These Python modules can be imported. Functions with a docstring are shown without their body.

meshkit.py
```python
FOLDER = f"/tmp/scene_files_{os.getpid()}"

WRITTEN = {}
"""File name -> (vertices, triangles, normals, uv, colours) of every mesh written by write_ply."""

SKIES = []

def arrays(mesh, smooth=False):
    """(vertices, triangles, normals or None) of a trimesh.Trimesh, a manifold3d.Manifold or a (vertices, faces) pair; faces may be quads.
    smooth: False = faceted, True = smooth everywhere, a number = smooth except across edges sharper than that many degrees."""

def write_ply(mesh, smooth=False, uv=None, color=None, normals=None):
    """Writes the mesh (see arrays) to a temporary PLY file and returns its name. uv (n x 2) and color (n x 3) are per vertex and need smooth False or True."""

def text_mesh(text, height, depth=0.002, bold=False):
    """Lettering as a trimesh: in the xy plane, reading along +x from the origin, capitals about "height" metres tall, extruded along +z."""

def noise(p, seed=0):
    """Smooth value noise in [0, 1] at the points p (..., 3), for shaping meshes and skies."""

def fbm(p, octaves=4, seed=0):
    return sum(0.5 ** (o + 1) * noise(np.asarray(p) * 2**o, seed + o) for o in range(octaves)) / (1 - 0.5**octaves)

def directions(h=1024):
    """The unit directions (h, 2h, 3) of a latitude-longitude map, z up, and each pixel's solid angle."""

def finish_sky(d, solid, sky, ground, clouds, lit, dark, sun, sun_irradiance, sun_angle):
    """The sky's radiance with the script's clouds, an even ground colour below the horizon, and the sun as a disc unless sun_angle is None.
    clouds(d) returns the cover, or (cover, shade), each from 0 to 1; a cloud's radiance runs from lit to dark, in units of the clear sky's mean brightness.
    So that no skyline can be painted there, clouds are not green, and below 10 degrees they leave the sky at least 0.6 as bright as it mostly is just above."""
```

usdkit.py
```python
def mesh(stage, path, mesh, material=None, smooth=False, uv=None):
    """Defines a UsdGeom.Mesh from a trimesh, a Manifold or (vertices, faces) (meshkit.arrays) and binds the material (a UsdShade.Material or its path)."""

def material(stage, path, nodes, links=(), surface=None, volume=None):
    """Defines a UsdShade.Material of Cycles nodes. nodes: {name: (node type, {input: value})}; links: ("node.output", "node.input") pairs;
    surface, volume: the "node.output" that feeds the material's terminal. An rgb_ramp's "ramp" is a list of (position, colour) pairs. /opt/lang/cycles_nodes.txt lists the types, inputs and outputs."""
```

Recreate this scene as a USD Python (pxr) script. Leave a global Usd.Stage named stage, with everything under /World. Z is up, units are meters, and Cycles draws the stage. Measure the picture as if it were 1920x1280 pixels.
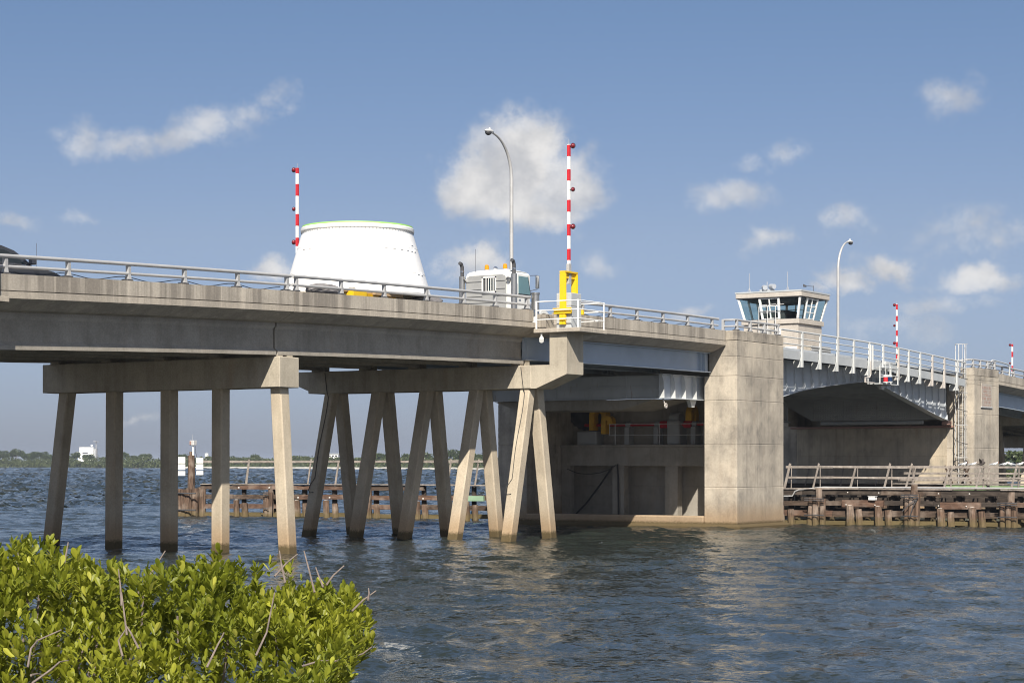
import math, random
import numpy as np, trimesh, usdkit, meshkit
from pxr import Usd, UsdGeom, UsdLux, UsdShade, Gf, Sdf, Vt

# ------------------------------------------------------------------ camera, sky, sun
stage = Usd.Stage.CreateInMemory()
UsdGeom.SetStageUpAxis(stage, UsdGeom.Tokens.z); UsdGeom.SetStageMetersPerUnit(stage, 1.0)
UsdGeom.Xform.Define(stage, '/World'); UsdGeom.Scope.Define(stage, '/World/Looks')
F, CX, HY = 3813.0, 960.0, 868.0            # focal length and horizon in photograph pixels (1920 x 1280)
TH = math.radians(32.6)
FW = np.array([math.cos(TH), math.sin(TH), 0]); RT = np.array([math.sin(TH), -math.cos(TH), 0])
CAM = np.array([-56.25, -45.7, 3.25])
EXPOSURE = 0.6
cam = UsdGeom.Camera.Define(stage, '/World/camera')
cam.CreateHorizontalApertureAttr(36.0); cam.CreateVerticalApertureAttr(24.0)
cam.CreateFocalLengthAttr(36.0 * F / 1920)
cam.CreateVerticalApertureOffsetAttr((HY - 640) / 1920 * 36.0)
cam.CreateClippingRangeAttr(Gf.Vec2f(0.1, 20000))
cam.CreateExposureAttr(EXPOSURE)
cam.AddTransformOp().Set(Gf.Matrix4d(*RT, 0, 0, 0, 1, 0, *(-FW), 0, *CAM, 1))
SUN = np.array([-1.0, -0.6, 1.0]); SUN /= np.linalg.norm(SUN)
sun = UsdLux.DistantLight.Define(stage, '/World/sun')
sun.CreateIntensityAttr(1.25); sun.CreateAngleAttr(0.53); sun.CreateNormalizeAttr(True)
sun.CreateColorAttr(Gf.Vec3f(1.0, 0.93, 0.82))
_z = SUN; _x = np.cross([0, 0, 1], _z); _x /= np.linalg.norm(_x); _y = np.cross(_z, _x)
sun.AddTransformOp().Set(Gf.Matrix4d(*_x, 0, *_y, 0, *_z, 0, 0, 0, 0, 1))
SKY_STRENGTH = 0.08

def haze_box():
    z0, z1, B = -4.5, 21.6, 6200.0
    MAT['haze_air'] = make_material('/World/Looks/haze_air', {'v': ('principled_volume', {'color': (0.80, 0.88, 1.0), 'density': HAZE_DENSITY, 'anisotropy': 0.2})}, [], volume='v.volume')
    m = trimesh.creation.box((2 * B, 2 * B, z1 - z0)); m.apply_translation((0, 0, (z0 + z1) / 2)); single('haze', m, 'haze_air', kind='stuff')
HAZE_DENSITY = 0.00011
def make_material(path, nodes, links=(), surface=None, volume=None):
    fix = lambda a: a.replace('.result', '.value') if nodes[a.split('.')[0]][0] == 'math' else a
    return usdkit.material(stage, path, nodes, [(fix(a), b) for a, b in links], surface=surface, volume=volume)
def sky_material():
    N = {'tc': ('texture_coordinate', {}),
         'sky': ('sky_texture', {'sky_type': 'single_scattering', 'sun_disc': False, 'sun_elevation': math.asin(SUN[2]), 'sun_rotation': math.atan2(SUN[0], SUN[1]),
                                 'air_density': 1.0, 'aerosol_density': 0.6, 'ozone_density': 4.0, 'altitude': 0.0}),
         'df': ('vector_math', {'math_type': 'dot_product', 'vector2': tuple(FW)}),
         'dr': ('vector_math', {'math_type': 'dot_product', 'vector2': tuple(RT)}),
         'sz': ('separate_xyz', {}),
         'fm': ('math', {'math_type': 'maximum', 'value2': 0.1}),
         'u': ('math', {'math_type': 'divide'}), 'v': ('math', {'math_type': 'divide'}),
         'uv': ('combine_xyz', {}),
         'n1': ('noise_texture', {'scale': 22.0, 'detail': 6.0, 'roughness': 0.6}),
         'n1o': ('vector_math', {'math_type': 'subtract', 'vector2': (0.5, 0.5, 0.5)}),
         'n1s': ('vector_math', {'math_type': 'multiply', 'vector2': (0.05, 0.036, 0.0)}),
         'q': ('vector_math', {'math_type': 'add'}),
         'n2': ('noise_texture', {'scale': 42.0, 'detail': 11.0, 'roughness': 0.62}),
         }
    L = [('tc.generated', 'df.vector1'), ('tc.generated', 'dr.vector1'), ('tc.generated', 'sz.vector'), ('tc.generated', 'sky.vector'),
         ('df.value', 'fm.value1'), ('dr.value', 'u.value1'), ('fm.result', 'u.value2'), ('sz.z', 'v.value1'), ('fm.result', 'v.value2'),
         ('u.result', 'uv.x'), ('v.result', 'uv.y'), ('uv.vector', 'n1.vector'), ('n1.color', 'n1o.vector1'), ('n1o.vector', 'n1s.vector1'),
         ('uv.vector', 'q.vector1'), ('n1s.vector', 'q.vector2'), ('uv.vector', 'n2.vector')]
    blobs = [  # photograph position, radii, weight: clouds standing at these directions of the sky
        (955, 335, 155, 125, 1.2), (985, 285, 115, 85, 1.1), (890, 335, 100, 105, 1.1), (1060, 345, 120, 115, 0.86), (985, 392, 165, 58, 1.05),
        (300, 255, 190, 54, 0.66), (395, 232, 140, 52, 0.64), (520, 188, 92, 58, 0.58), (455, 215, 110, 52, 0.58), (160, 244, 90, 64, 0.58),
        (520, 495, 72, 44, 0.85), (885, 498, 100, 52, 0.9), (1660, 497, 76, 46, 0.95), (1585, 530, 88, 40, 0.85), (1545, 548, 60, 24, 0.7),
        (1845, 510, 135, 42, 0.84), (1880, 435, 100, 70, 0.6), (1770, 440, 140, 62, 0.54), (1790, 560, 150, 40, 0.55), (1370, 368, 115, 56, 0.62), (1425, 458, 92, 46, 0.7), (1585, 412, 80, 56, 0.6),
        (1785, 185, 120, 68, 0.56), (15, 406, 70, 32, 0.62), (140, 402, 70, 28, 0.5), (262, 792, 50, 22, 0.6), (1310, 580, 85, 26, 0.58),
        (1700, 615, 200, 70, 0.54), (1130, 495, 95, 40, 0.52), (1465, 278, 95, 40, 0.5), (1390, 300, 95, 32, 0.48)]
    prev = None
    for i, (x, y, rx, ry, w) in enumerate(blobs):
        sx, sy = F / rx, F / ry
        cu, cv = (x - CX) / F, (HY - y) / F
        N[f'm{i}'] = ('mapping', {'mapping_type': 'point', 'scale': (sx, sy, 1), 'location': (-cu * sx, -cv * sy, 0)})
        N[f'l{i}'] = ('vector_math', {'math_type': 'length'})
        N[f'r{i}'] = ('map_range', {'range_type': 'smoothstep', 'from_min': 1.35, 'from_max': 0.0, 'to_min': 0.0, 'to_max': w, 'clamp': True})
        L += [('q.vector', f'm{i}.vector'), (f'm{i}.vector', f'l{i}.vector1'), (f'l{i}.value', f'r{i}.value')]
        if prev is None: prev = f'r{i}.result'
        else:
            N[f'x{i}'] = ('math', {'math_type': 'maximum'}); L += [(prev, f'x{i}.value1'), (f'r{i}.result', f'x{i}.value2')]; prev = f'x{i}.result'
    # unseen fair-weather clouds over the rest of the sky, cover raised to brighten shade
    N |= {'zz': ('math', {'math_type': 'add', 'value2': 0.12}), 'zi': ('math', {'math_type': 'divide', 'value1': 1.0}),
          'pl': ('vector_math', {'math_type': 'scale'}), 'n3': ('noise_texture', {'scale': 1.4, 'detail': 7.0, 'roughness': 0.58}),
          'g3': ('map_range', {'range_type': 'smoothstep', 'from_min': 0.46, 'from_max': 0.62, 'to_min': 0.0, 'to_max': 0.9, 'clamp': True}),
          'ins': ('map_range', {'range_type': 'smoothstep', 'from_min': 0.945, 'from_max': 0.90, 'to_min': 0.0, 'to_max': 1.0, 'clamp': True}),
          'g4': ('math', {'math_type': 'multiply'}), 'bs': ('math', {'math_type': 'multiply_add', 'value2': 1.35, 'value3': -0.68}),
          'gate': ('map_range', {'range_type': 'linear', 'from_min': 0.0, 'from_max': 0.25, 'to_min': 0.0, 'to_max': 1.0, 'clamp': True}),
          'bn': ('math', {'math_type': 'multiply'}), 'sum': ('math', {'math_type': 'add'}),
          'cov': ('map_range', {'range_type': 'smoothstep', 'from_min': 0.22, 'from_max': 0.80, 'to_min': 0.0, 'to_max': 0.96, 'clamp': True}),
          'fr': ('math', {'math_type': 'greater_than', 'value2': 0.15}), 'op': ('map_range', {'range_type': 'linear', 'from_min': 0.1, 'from_max': 0.95, 'to_min': 0.2, 'to_max': 1.0, 'clamp': True}), 'cvo': ('math', {'math_type': 'multiply'}), 'cv2': ('math', {'math_type': 'multiply'}), 'cv3': ('math', {'math_type': 'maximum'}),
          'shd': ('map_range', {'range_type': 'smoothstep', 'from_min': 0.32, 'from_max': 0.68, 'to_min': 0.0, 'to_max': 1.0, 'clamp': True}),
          'n4': ('noise_texture', {'scale': 38.0, 'detail': 5.0, 'roughness': 0.55}),
          'cc': ('mix', {'color1': CLOUD_DARK, 'color2': CLOUD_LIT}), 'mx': ('mix', {}),
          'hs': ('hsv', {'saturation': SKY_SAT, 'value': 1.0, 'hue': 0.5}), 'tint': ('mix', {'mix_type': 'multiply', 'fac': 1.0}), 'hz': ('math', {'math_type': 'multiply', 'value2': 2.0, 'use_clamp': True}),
          'hr': ('rgb_ramp', {'ramp': [(0.0, (0.43, 0.47, 0.70)), (0.06, (0.47, 0.485, 0.685)), (0.22, (0.655, 0.575, 0.635)), (0.44, (0.62, 0.60, 0.64)), (0.92, (1.0, 1.0, 1.0)), (1.0, (1.0, 1.0, 1.0))]}),  # low sky dimmed by colour; overhead sky left full to brighten shade
          'bg': ('background_shader', {'strength': SKY_STRENGTH})}
    L += [('sz.z', 'zz.value1'), ('zz.result', 'zi.value2'), ('tc.generated', 'pl.vector1'), ('zi.result', 'pl.scale'), ('pl.vector', 'n3.vector'), ('n3.fac', 'g3.value'),
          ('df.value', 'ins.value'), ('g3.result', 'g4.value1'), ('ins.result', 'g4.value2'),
          ('n2.fac', 'bs.value1'), (prev, 'gate.value'), ('bs.result', 'bn.value1'), ('gate.result', 'bn.value2'), (prev, 'sum.value1'), ('bn.result', 'sum.value2'),
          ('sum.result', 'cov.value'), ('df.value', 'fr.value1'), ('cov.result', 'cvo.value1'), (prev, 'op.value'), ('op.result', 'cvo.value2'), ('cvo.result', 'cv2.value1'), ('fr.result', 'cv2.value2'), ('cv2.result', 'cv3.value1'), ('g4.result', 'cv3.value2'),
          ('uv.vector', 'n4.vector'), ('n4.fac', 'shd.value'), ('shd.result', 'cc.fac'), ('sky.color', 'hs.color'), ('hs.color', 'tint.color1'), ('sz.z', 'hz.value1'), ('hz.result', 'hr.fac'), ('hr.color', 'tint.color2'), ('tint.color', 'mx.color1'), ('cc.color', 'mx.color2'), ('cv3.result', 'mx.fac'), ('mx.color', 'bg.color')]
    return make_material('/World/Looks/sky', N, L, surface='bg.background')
CLOUD_DARK, CLOUD_LIT, SKY_SAT, SKY_TINT = (4.6, 4.65, 4.85), (7.0, 6.85, 6.7), 1.0, (0.73, 0.70, 0.79)
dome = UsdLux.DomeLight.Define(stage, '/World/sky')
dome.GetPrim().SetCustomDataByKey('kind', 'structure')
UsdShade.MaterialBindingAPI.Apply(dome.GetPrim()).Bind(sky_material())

# ------------------------------------------------------------------ helpers
rng = np.random.default_rng(7); R = random.Random(11)
used = {}
def path_of(parent, name):
    k = (parent, name); n = used.get(k, 0); used[k] = n + 1
    return f'{parent}/{name}' + (f'_{n:03d}' if n else '')
def cdata(p, **kw):
    for k, v in kw.items():
        if v: p.SetCustomDataByKey(k, v)
class Node:
    def __init__(s, path, org): s.path, s.org = path, np.asarray(org, float)
    def add(s, name, mesh, mat, label=None, kind=None, smooth=False, uv=None):
        path = path_of(s.path, name)
        if hasattr(mesh, 'to_mesh'):
            mm = mesh.to_mesh(); mesh = trimesh.Trimesh(mm.vert_properties[:, :3], mm.tri_verts, process=False)
        if isinstance(mesh, (list, tuple)): mesh = cat(mesh)
        mesh = trimesh.Trimesh(np.asarray(mesh.vertices) - s.org, mesh.faces, process=False)
        p = usdkit.mesh(stage, path, mesh, MAT[mat], smooth=smooth)
        cdata(p.GetPrim(), label=label, kind=kind)
        return Node(path, s.org)
def thing(name, label, category, org=(0, 0, 0), group=None, kind=None):
    path = path_of('/World', name)
    x = UsdGeom.Xform.Define(stage, path); x.AddTranslateOp().Set(Gf.Vec3d(*map(float, org)))
    cdata(x.GetPrim(), label=label, category=category, group=group, kind=kind)
    return Node(path, org)
def single(name, mesh, mat, label=None, category=None, group=None, kind=None, smooth=False):
    n = Node('/World', (0, 0, 0)).add(name, mesh, mat, label, kind, smooth)
    cdata(stage.GetPrimAtPath(n.path), category=category, group=group)
    return n
cat = trimesh.util.concatenate
def box(x0, x1, y0, y1, z0, z1, b=0.0):
    if b <= 0:
        m = trimesh.creation.box((x1 - x0, y1 - y0, z1 - z0)); m.apply_translation(((x0 + x1) / 2, (y0 + y1) / 2, (z0 + z1) / 2)); return m
    P = []
    for i in (0, 1):
        for j in (0, 1):
            for k in (0, 1):
                c = np.array([(x0, x1)[i], (y0, y1)[j], (z0, z1)[k]]); d = np.array([(1, -1)[i], (1, -1)[j], (1, -1)[k]]) * b
                P += [c + d * (1, 1, 0), c + d * (1, 0, 1), c + d * (0, 1, 1)]
    return trimesh.convex.convex_hull(np.array(P))
def hull(P): return trimesh.convex.convex_hull(np.asarray(P, float))
def frame_of(t):
    t = t / np.linalg.norm(t); a = np.array([0, 0, 1.0]) if abs(t[2]) < 0.9 else np.array([1.0, 0, 0])
    u = np.cross(a, t); u /= np.linalg.norm(u); return u, np.cross(t, u)
def tube(P, r, n=8, r1=None):
    P = np.asarray(P, float); m = len(P); rr = np.linspace(r, r if r1 is None else r1, m)
    V = []; up = None
    for i in range(m):
        t = P[min(i + 1, m - 1)] - P[max(i - 1, 0)]; t /= np.linalg.norm(t)
        if up is None: u, w = frame_of(t)
        else:
            w = np.cross(t, up); w /= np.linalg.norm(w); u = np.cross(w, t)
        up = u
        a = np.arange(n) * 2 * np.pi / n
        V.append(P[i] + rr[i] * (np.cos(a)[:, None] * u + np.sin(a)[:, None] * w))
    V = np.vstack(V + [P[:1], P[-1:]]); Fc = []
    for i in range(m - 1):
        for j in range(n):
            a, b2, c, d = i * n + j, i * n + (j + 1) % n, (i + 1) * n + (j + 1) % n, (i + 1) * n + j
            Fc += [(a, b2, c), (a, c, d)]
    for j in range(n): Fc += [(m * n, (j + 1) % n, j), (m * n + 1, (m - 1) * n + j, (m - 1) * n + (j + 1) % n)]
    t = trimesh.Trimesh(V, Fc, process=False); t.fix_normals() if False else None
    return t
def beam(a, b, w, h, up=(0, 0, 1), ends=None):
    """rectangular bar from a to b, w across, h along up."""
    a, b = np.asarray(a, float), np.asarray(b, float); t = b - a; t /= np.linalg.norm(t)
    u = np.cross(up, t); u /= np.linalg.norm(u); v = np.cross(t, u)
    P = [p + sx * u * w / 2 + sv * v * h / 2 for p in (a, b) for sx in (-1, 1) for sv in (-1, 1)]
    return hull(P)
def sweep(prof, xs, zf):
    """closed profile [(y, dz)] swept along x, its height following zf(x)."""
    from shapely.geometry import Polygon
    prof = np.asarray(prof, float); n = len(prof)
    if Polygon(prof).exterior.is_ccw is False: prof = prof[::-1]
    xs = np.asarray(xs, float); V = np.vstack([np.column_stack([np.full(n, x), prof[:, 0], prof[:, 1] + zf(x)]) for x in xs]); Fc = []
    for i in range(len(xs) - 1):
        for j in range(n):
            a, b, c, d = i * n + j, i * n + (j + 1) % n, (i + 1) * n + (j + 1) % n, (i + 1) * n + j
            Fc += [(a, b, c), (a, c, d)]
    v2, f2 = trimesh.creation.triangulate_polygon(Polygon(prof), engine='earcut')
    idx = [int(np.argmin(((prof - p) ** 2).sum(1))) for p in v2]; o = (len(xs) - 1) * n
    area = lambda f: np.cross(v2[f[1]] - v2[f[0]], v2[f[2]] - v2[f[0]])
    for f in f2:
        g = [idx[k] for k in f]
        if area(f) < 0: g = g[::-1]
        Fc += [tuple(g[::-1]), tuple(o + k for k in g)]
    # profile runs anticlockwise in (y, z) = seen from +x, so sides face outwards
    return trimesh.Trimesh(V, np.array(Fc), process=False)
def prism(poly, axis, a, b):
    """polygon extruded along an axis: axis 'x' -> poly in (y, z), 'y' -> (x, z), 'z' -> (x, y)."""
    from shapely.geometry import Polygon
    m = trimesh.creation.extrude_polygon(Polygon(poly), b - a, engine='earcut'); v = np.array(m.vertices); v[:, 2] += a
    v = {'x': v[:, [2, 0, 1]], 'y': v[:, [0, 2, 1]], 'z': v}[axis]
    m = trimesh.Trimesh(v, m.faces, process=False)
    if axis == 'y': m.invert()
    return m
def lathe(prof, c, n=48):
    m = trimesh.creation.revolve(np.asarray(prof, float), sections=n); m.apply_translation(c); return m
def ball(c, r, s=(1, 1, 1), sub=2):
    m = trimesh.creation.icosphere(sub, 1.0); m.vertices = m.vertices * np.array(s) * r + c; return m
def cyl(a, b, r, n=12, r1=None): return tube([a, b], r, n, r1)

# ------------------------------------------------------------------ materials
MAT = {}
def mat(name, nodes, links=(), surface='p.BSDF', volume=None):
    MAT[name] = make_material('/World/Looks/' + name, nodes, links, surface=surface, volume=volume)
def plain(name, col, rough=0.5, metal=0.0, var=0.12, scale=3.0, spec=0.5, **kw):
    c = np.array(col)
    mat(name, {'g': ('geometry', {}), 'n': ('noise_texture', {'scale': scale, 'detail': 5.0, 'roughness': 0.6}),
               'r': ('rgb_ramp', {'ramp': [(0.3, tuple(c * (1 - var))), (0.7, tuple(np.minimum(c * (1 + var), 0.95)))]}),
               'n2': ('noise_texture', {'scale': scale * 6, 'detail': 3.0}), 'b': ('bump', {'strength': 0.05, 'distance': 0.01}),
               'p': ('principled_bsdf', {'roughness': rough, 'metallic': metal, 'specular_ior_level': spec, **kw})},
        [('g.position', 'n.vector'), ('g.position', 'n2.vector'), ('n.fac', 'r.fac'), ('r.color', 'p.base_color'), ('n2.fac', 'b.height'), ('b.normal', 'p.normal')])
def concrete(name, light, dark, streak=0.5, blotch=0.6, water=False, stripe=None, boards=0.0, hscale=1.0, rust=0.0):
    l, d = np.array(light), np.array(dark)
    N = {'g': ('geometry', {}), 'xyz': ('separate_xyz', {}),
         'n1': ('noise_texture', {'scale': 0.55 * hscale, 'detail': 8.0, 'roughness': 0.62}),
         'm2': ('mapping', {'scale': (2.2, 2.2, 0.16)}), 'n2': ('noise_texture', {'scale': 1.2, 'detail': 6.0, 'roughness': 0.65}),
         'n3': ('noise_texture', {'scale': 16.0, 'detail': 5.0, 'roughness': 0.7}),
         'r1': ('map_range', {'from_min': 0.40, 'from_max': 0.62, 'to_min': 0.0, 'to_max': blotch, 'clamp': True}),
         'm9': ('mapping', {'scale': (1.0, 1.0, 0.7), 'location': (7.0, 3.0, 1.0)}), 'n9': ('noise_texture', {'scale': 1.9 * hscale, 'detail': 9.0, 'roughness': 0.68}), 'r9': ('map_range', {'from_min': 0.50, 'from_max': 0.66, 'to_min': 0.0, 'to_max': blotch * 0.55, 'clamp': True}), 'a9': ('math', {'math_type': 'add', 'use_clamp': True}),
         'r2': ('map_range', {'from_min': 0.46, 'from_max': 0.68, 'to_min': 0.0, 'to_max': streak, 'clamp': True}),
         'a': ('math', {'math_type': 'add', 'use_clamp': True}),
         'c': ('mix', {'color1': tuple(l), 'color2': tuple(d)}),
         'r3': ('map_range', {'from_min': 0.3, 'from_max': 0.7, 'to_min': 0.84, 'to_max': 1.12, 'clamp': True}),
         'f': ('mix', {'mix_type': 'multiply', 'fac': 1.0}), 'cb': ('combine_xyz', {}),
         'nb': ('noise_texture', {'scale': 30.0, 'detail': 5.0, 'roughness': 0.65}), 'b': ('bump', {'strength': 0.35, 'distance': 0.02}),
         'p': ('principled_bsdf', {'roughness': 0.9, 'specular_ior_level': 0.25})}
    L = [('g.position', 'n1.vector'), ('g.position', 'm2.vector'), ('m2.vector', 'n2.vector'), ('g.position', 'n3.vector'), ('g.position', 'nb.vector'), ('g.position', 'xyz.vector'),
         ('n1.fac', 'r1.value'), ('n2.fac', 'r2.value'), ('r1.result', 'a.value1'), ('r2.result', 'a.value2'), ('a.result', 'a9.value1'), ('g.position', 'm9.vector'), ('m9.vector', 'n9.vector'), ('n9.fac', 'r9.value'), ('r9.result', 'a9.value2'), ('a9.result', 'c.fac'),
         ('n3.fac', 'r3.value'), ('r3.result', 'cb.x'), ('r3.result', 'cb.y'), ('r3.result', 'cb.z'), ('nb.fac', 'b.height'), ('b.normal', 'p.normal')]
    cur = 'c.color'
    if stripe:  # dark vertical run-off stripes along a parapet
        N |= {'m5': ('mapping', {'scale': (1.0, 1.0, 0.05)}), 'n5': ('noise_texture', {'scale': 1.05, 'detail': 4.0, 'roughness': 0.75}),
              'r5': ('map_range', {'from_min': 0.46, 'from_max': 0.59, 'to_min': 0.0, 'to_max': 0.85, 'clamp': True}), 's5': ('mix', {'color2': stripe}),
              'm6': ('mapping', {'scale': (1.0, 1.0, 0.03), 'location': (31.0, 0, 0)}), 'n6': ('noise_texture', {'scale': 2.1, 'detail': 3.0, 'roughness': 0.7}),
              'r6': ('map_range', {'from_min': 0.60, 'from_max': 0.66, 'to_min': 0.0, 'to_max': 0.5, 'clamp': True}), 's6': ('mix', {'color2': (0.56, 0.5, 0.42)})}
        L += [('g.position', 'm5.vector'), ('m5.vector', 'n5.vector'), ('n5.fac', 'r5.value'), ('r5.result', 's5.fac'), (cur, 's5.color1'),
              ('g.position', 'm6.vector'), ('m6.vector', 'n6.vector'), ('n6.fac', 'r6.value'), ('r6.result', 's6.fac'), ('s5.color', 's6.color1')]
        cur = 's6.color'
    if rust:
        N |= {'m7': ('mapping', {'scale': (1.6, 1.6, 0.25)}), 'n7': ('noise_texture', {'scale': 0.9, 'detail': 4.0}),
              'r7': ('map_range', {'from_min': 0.58, 'from_max': 0.74, 'to_min': 0.0, 'to_max': rust, 'clamp': True}), 's7': ('mix', {'color2': (0.30, 0.17, 0.085)})}
        L += [('g.position', 'm7.vector'), ('m7.vector', 'n7.vector'), ('n7.fac', 'r7.value'), ('r7.result', 's7.fac'), (cur, 's7.color1')]
        cur = 's7.color'
    if water:  # brown tide stain, then the algae band at the water line
        N |= {'wz': ('math', {'math_type': 'multiply_add', 'value2': 0.9, 'value3': -0.45}), 'wa': ('math', {'math_type': 'add'}),
              'wr': ('map_range', {'range_type': 'smoothstep', 'from_min': 1.7, 'from_max': 0.3, 'to_min': 0.0, 'to_max': 0.75, 'clamp': True}), 'ws': ('mix', {'color2': (0.29, 0.19, 0.10)}),
              'ar': ('map_range', {'range_type': 'smoothstep', 'from_min': 0.42, 'from_max': 0.24, 'to_min': 0.0, 'to_max': 0.9, 'clamp': True}), 'as': ('mix', {'color2': (0.075, 0.056, 0.024)}),
              'az': ('math', {'math_type': 'multiply_add', 'value2': 0.3, 'value3': -0.15}), 'aa': ('math', {'math_type': 'add'})}
        L += [('n1.fac', 'wz.value1'), ('wz.result', 'wa.value1'), ('xyz.z', 'wa.value2'), ('wa.result', 'wr.value'), ('wr.result', 'ws.fac'), (cur, 'ws.color1'),
              ('n3.fac', 'az.value1'), ('az.result', 'aa.value1'), ('xyz.z', 'aa.value2'), ('aa.result', 'ar.value'), ('ar.result', 'as.fac'), ('ws.color', 'as.color1')]
        cur = 'as.color'
    L += [(cur, 'f.color1'), ('cb.vector', 'f.color2'), ('f.color', 'p.base_color')]
    mat(name, N, L)
concrete('concrete_pile', (0.50, 0.43, 0.33), (0.34, 0.29, 0.22), streak=0.35, blotch=0.5, water=True, rust=0.25)
concrete('concrete_cap', (0.47, 0.42, 0.335), (0.31, 0.275, 0.22), streak=0.45, blotch=0.5, rust=0.25)
concrete('concrete_parapet', (0.46, 0.415, 0.35), (0.31, 0.28, 0.24), streak=0.3, blotch=0.5, stripe=(0.21, 0.187, 0.16))
concrete('concrete_edge', (0.46, 0.41, 0.34), (0.34, 0.30, 0.25), streak=0.3, blotch=0.5, stripe=(0.33, 0.295, 0.25))
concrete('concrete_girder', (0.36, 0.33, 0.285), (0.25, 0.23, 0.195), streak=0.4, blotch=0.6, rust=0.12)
concrete('concrete_pier', (0.51, 0.45, 0.365), (0.21, 0.19, 0.163), streak=0.3, blotch=0.6, water=True, rust=0.12, hscale=0.8)
concrete('concrete_head', (0.44, 0.39, 0.32), (0.19, 0.17, 0.145), streak=0.5, blotch=0.8)
concrete('concrete_wall', (0.52, 0.44, 0.33), (0.28, 0.25, 0.20), streak=0.45, blotch=0.5, water=True, rust=0.35)
concrete('concrete_house', (0.47, 0.43, 0.38), (0.33, 0.30, 0.265), streak=0.2, blotch=0.4)
concrete('asphalt', (0.06, 0.06, 0.06), (0.045, 0.045, 0.045), streak=0.0, blotch=0.5)
plain('galvanised', (0.40, 0.40, 0.40), 0.55, 0.15, 0.1, 1.5)
plain('galvanised_light', (0.56, 0.56, 0.55), 0.5, 0.2, 0.1, 4.0)
plain('slate_paint', (0.38, 0.44, 0.51), 0.55, 0, 0.08, 1.0)
plain('grey_paint', (0.40, 0.42, 0.43), 0.5, 0, 0.08, 1.5)
plain('white_paint', (0.78, 0.78, 0.76), 0.45, 0, 0.04, 2.0)
plain('truck_white', (0.72, 0.72, 0.69), 0.25, 0, 0.03, 2.0)
plain('panel_grey', (0.34, 0.34, 0.33), 0.4, 0.2, 0.08, 2.0)
plain('frustum_white', (0.82, 0.82, 0.81), 0.45, 0, 0.02, 0.8)
plain('lime_green', (0.30, 0.58, 0.14), 0.5, 0, 0.05, 2.0)
plain('yellow_paint', (0.72, 0.46, 0.01), 0.42, 0, 0.06, 3.0)
plain('dark_yellow', (0.60, 0.33, 0.01), 0.5, 0, 0.15, 3.0)
plain('red_paint', (0.50, 0.02, 0.03), 0.45, 0, 0.08, 3.0)
plain('dark_red_lens', (0.16, 0.006, 0.012), 0.15, 0, 0.1, 6.0, coat_weight=0.6)
plain('faded_red', (0.31, 0.185, 0.15), 0.7, 0, 0.15, 12.0)
plain('amber', (0.62, 0.25, 0.01), 0.2, 0, 0.08, 6.0)
plain('black_rubber', (0.02, 0.02, 0.02), 0.75, 0, 0.2, 8.0)
plain('black_cable', (0.025, 0.025, 0.025), 0.6, 0, 0.1, 8.0)
plain('dark_steel', (0.07, 0.07, 0.075), 0.6, 0.3, 0.2, 4.0)
plain('car_paint', (0.012, 0.014, 0.02), 0.12, 0, 0.05, 2.0, coat_weight=1.0)
plain('chrome', (0.7, 0.7, 0.7), 0.15, 1.0, 0.03, 2.0)
plain('stainless', (0.45, 0.44, 0.42), 0.3, 0.9, 0.1, 3.0)
plain('tarp_grey', (0.18, 0.17, 0.17), 0.8, 0, 0.2, 6.0)
plain('plank_tan', (0.40, 0.28, 0.16), 0.8, 0, 0.2, 8.0)
plain('sign_white', (0.80, 0.80, 0.78), 0.5, 0, 0.04, 3.0)
plain('faded_board', (0.40, 0.36, 0.31), 0.8, 0, 0.12, 6.0)
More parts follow.
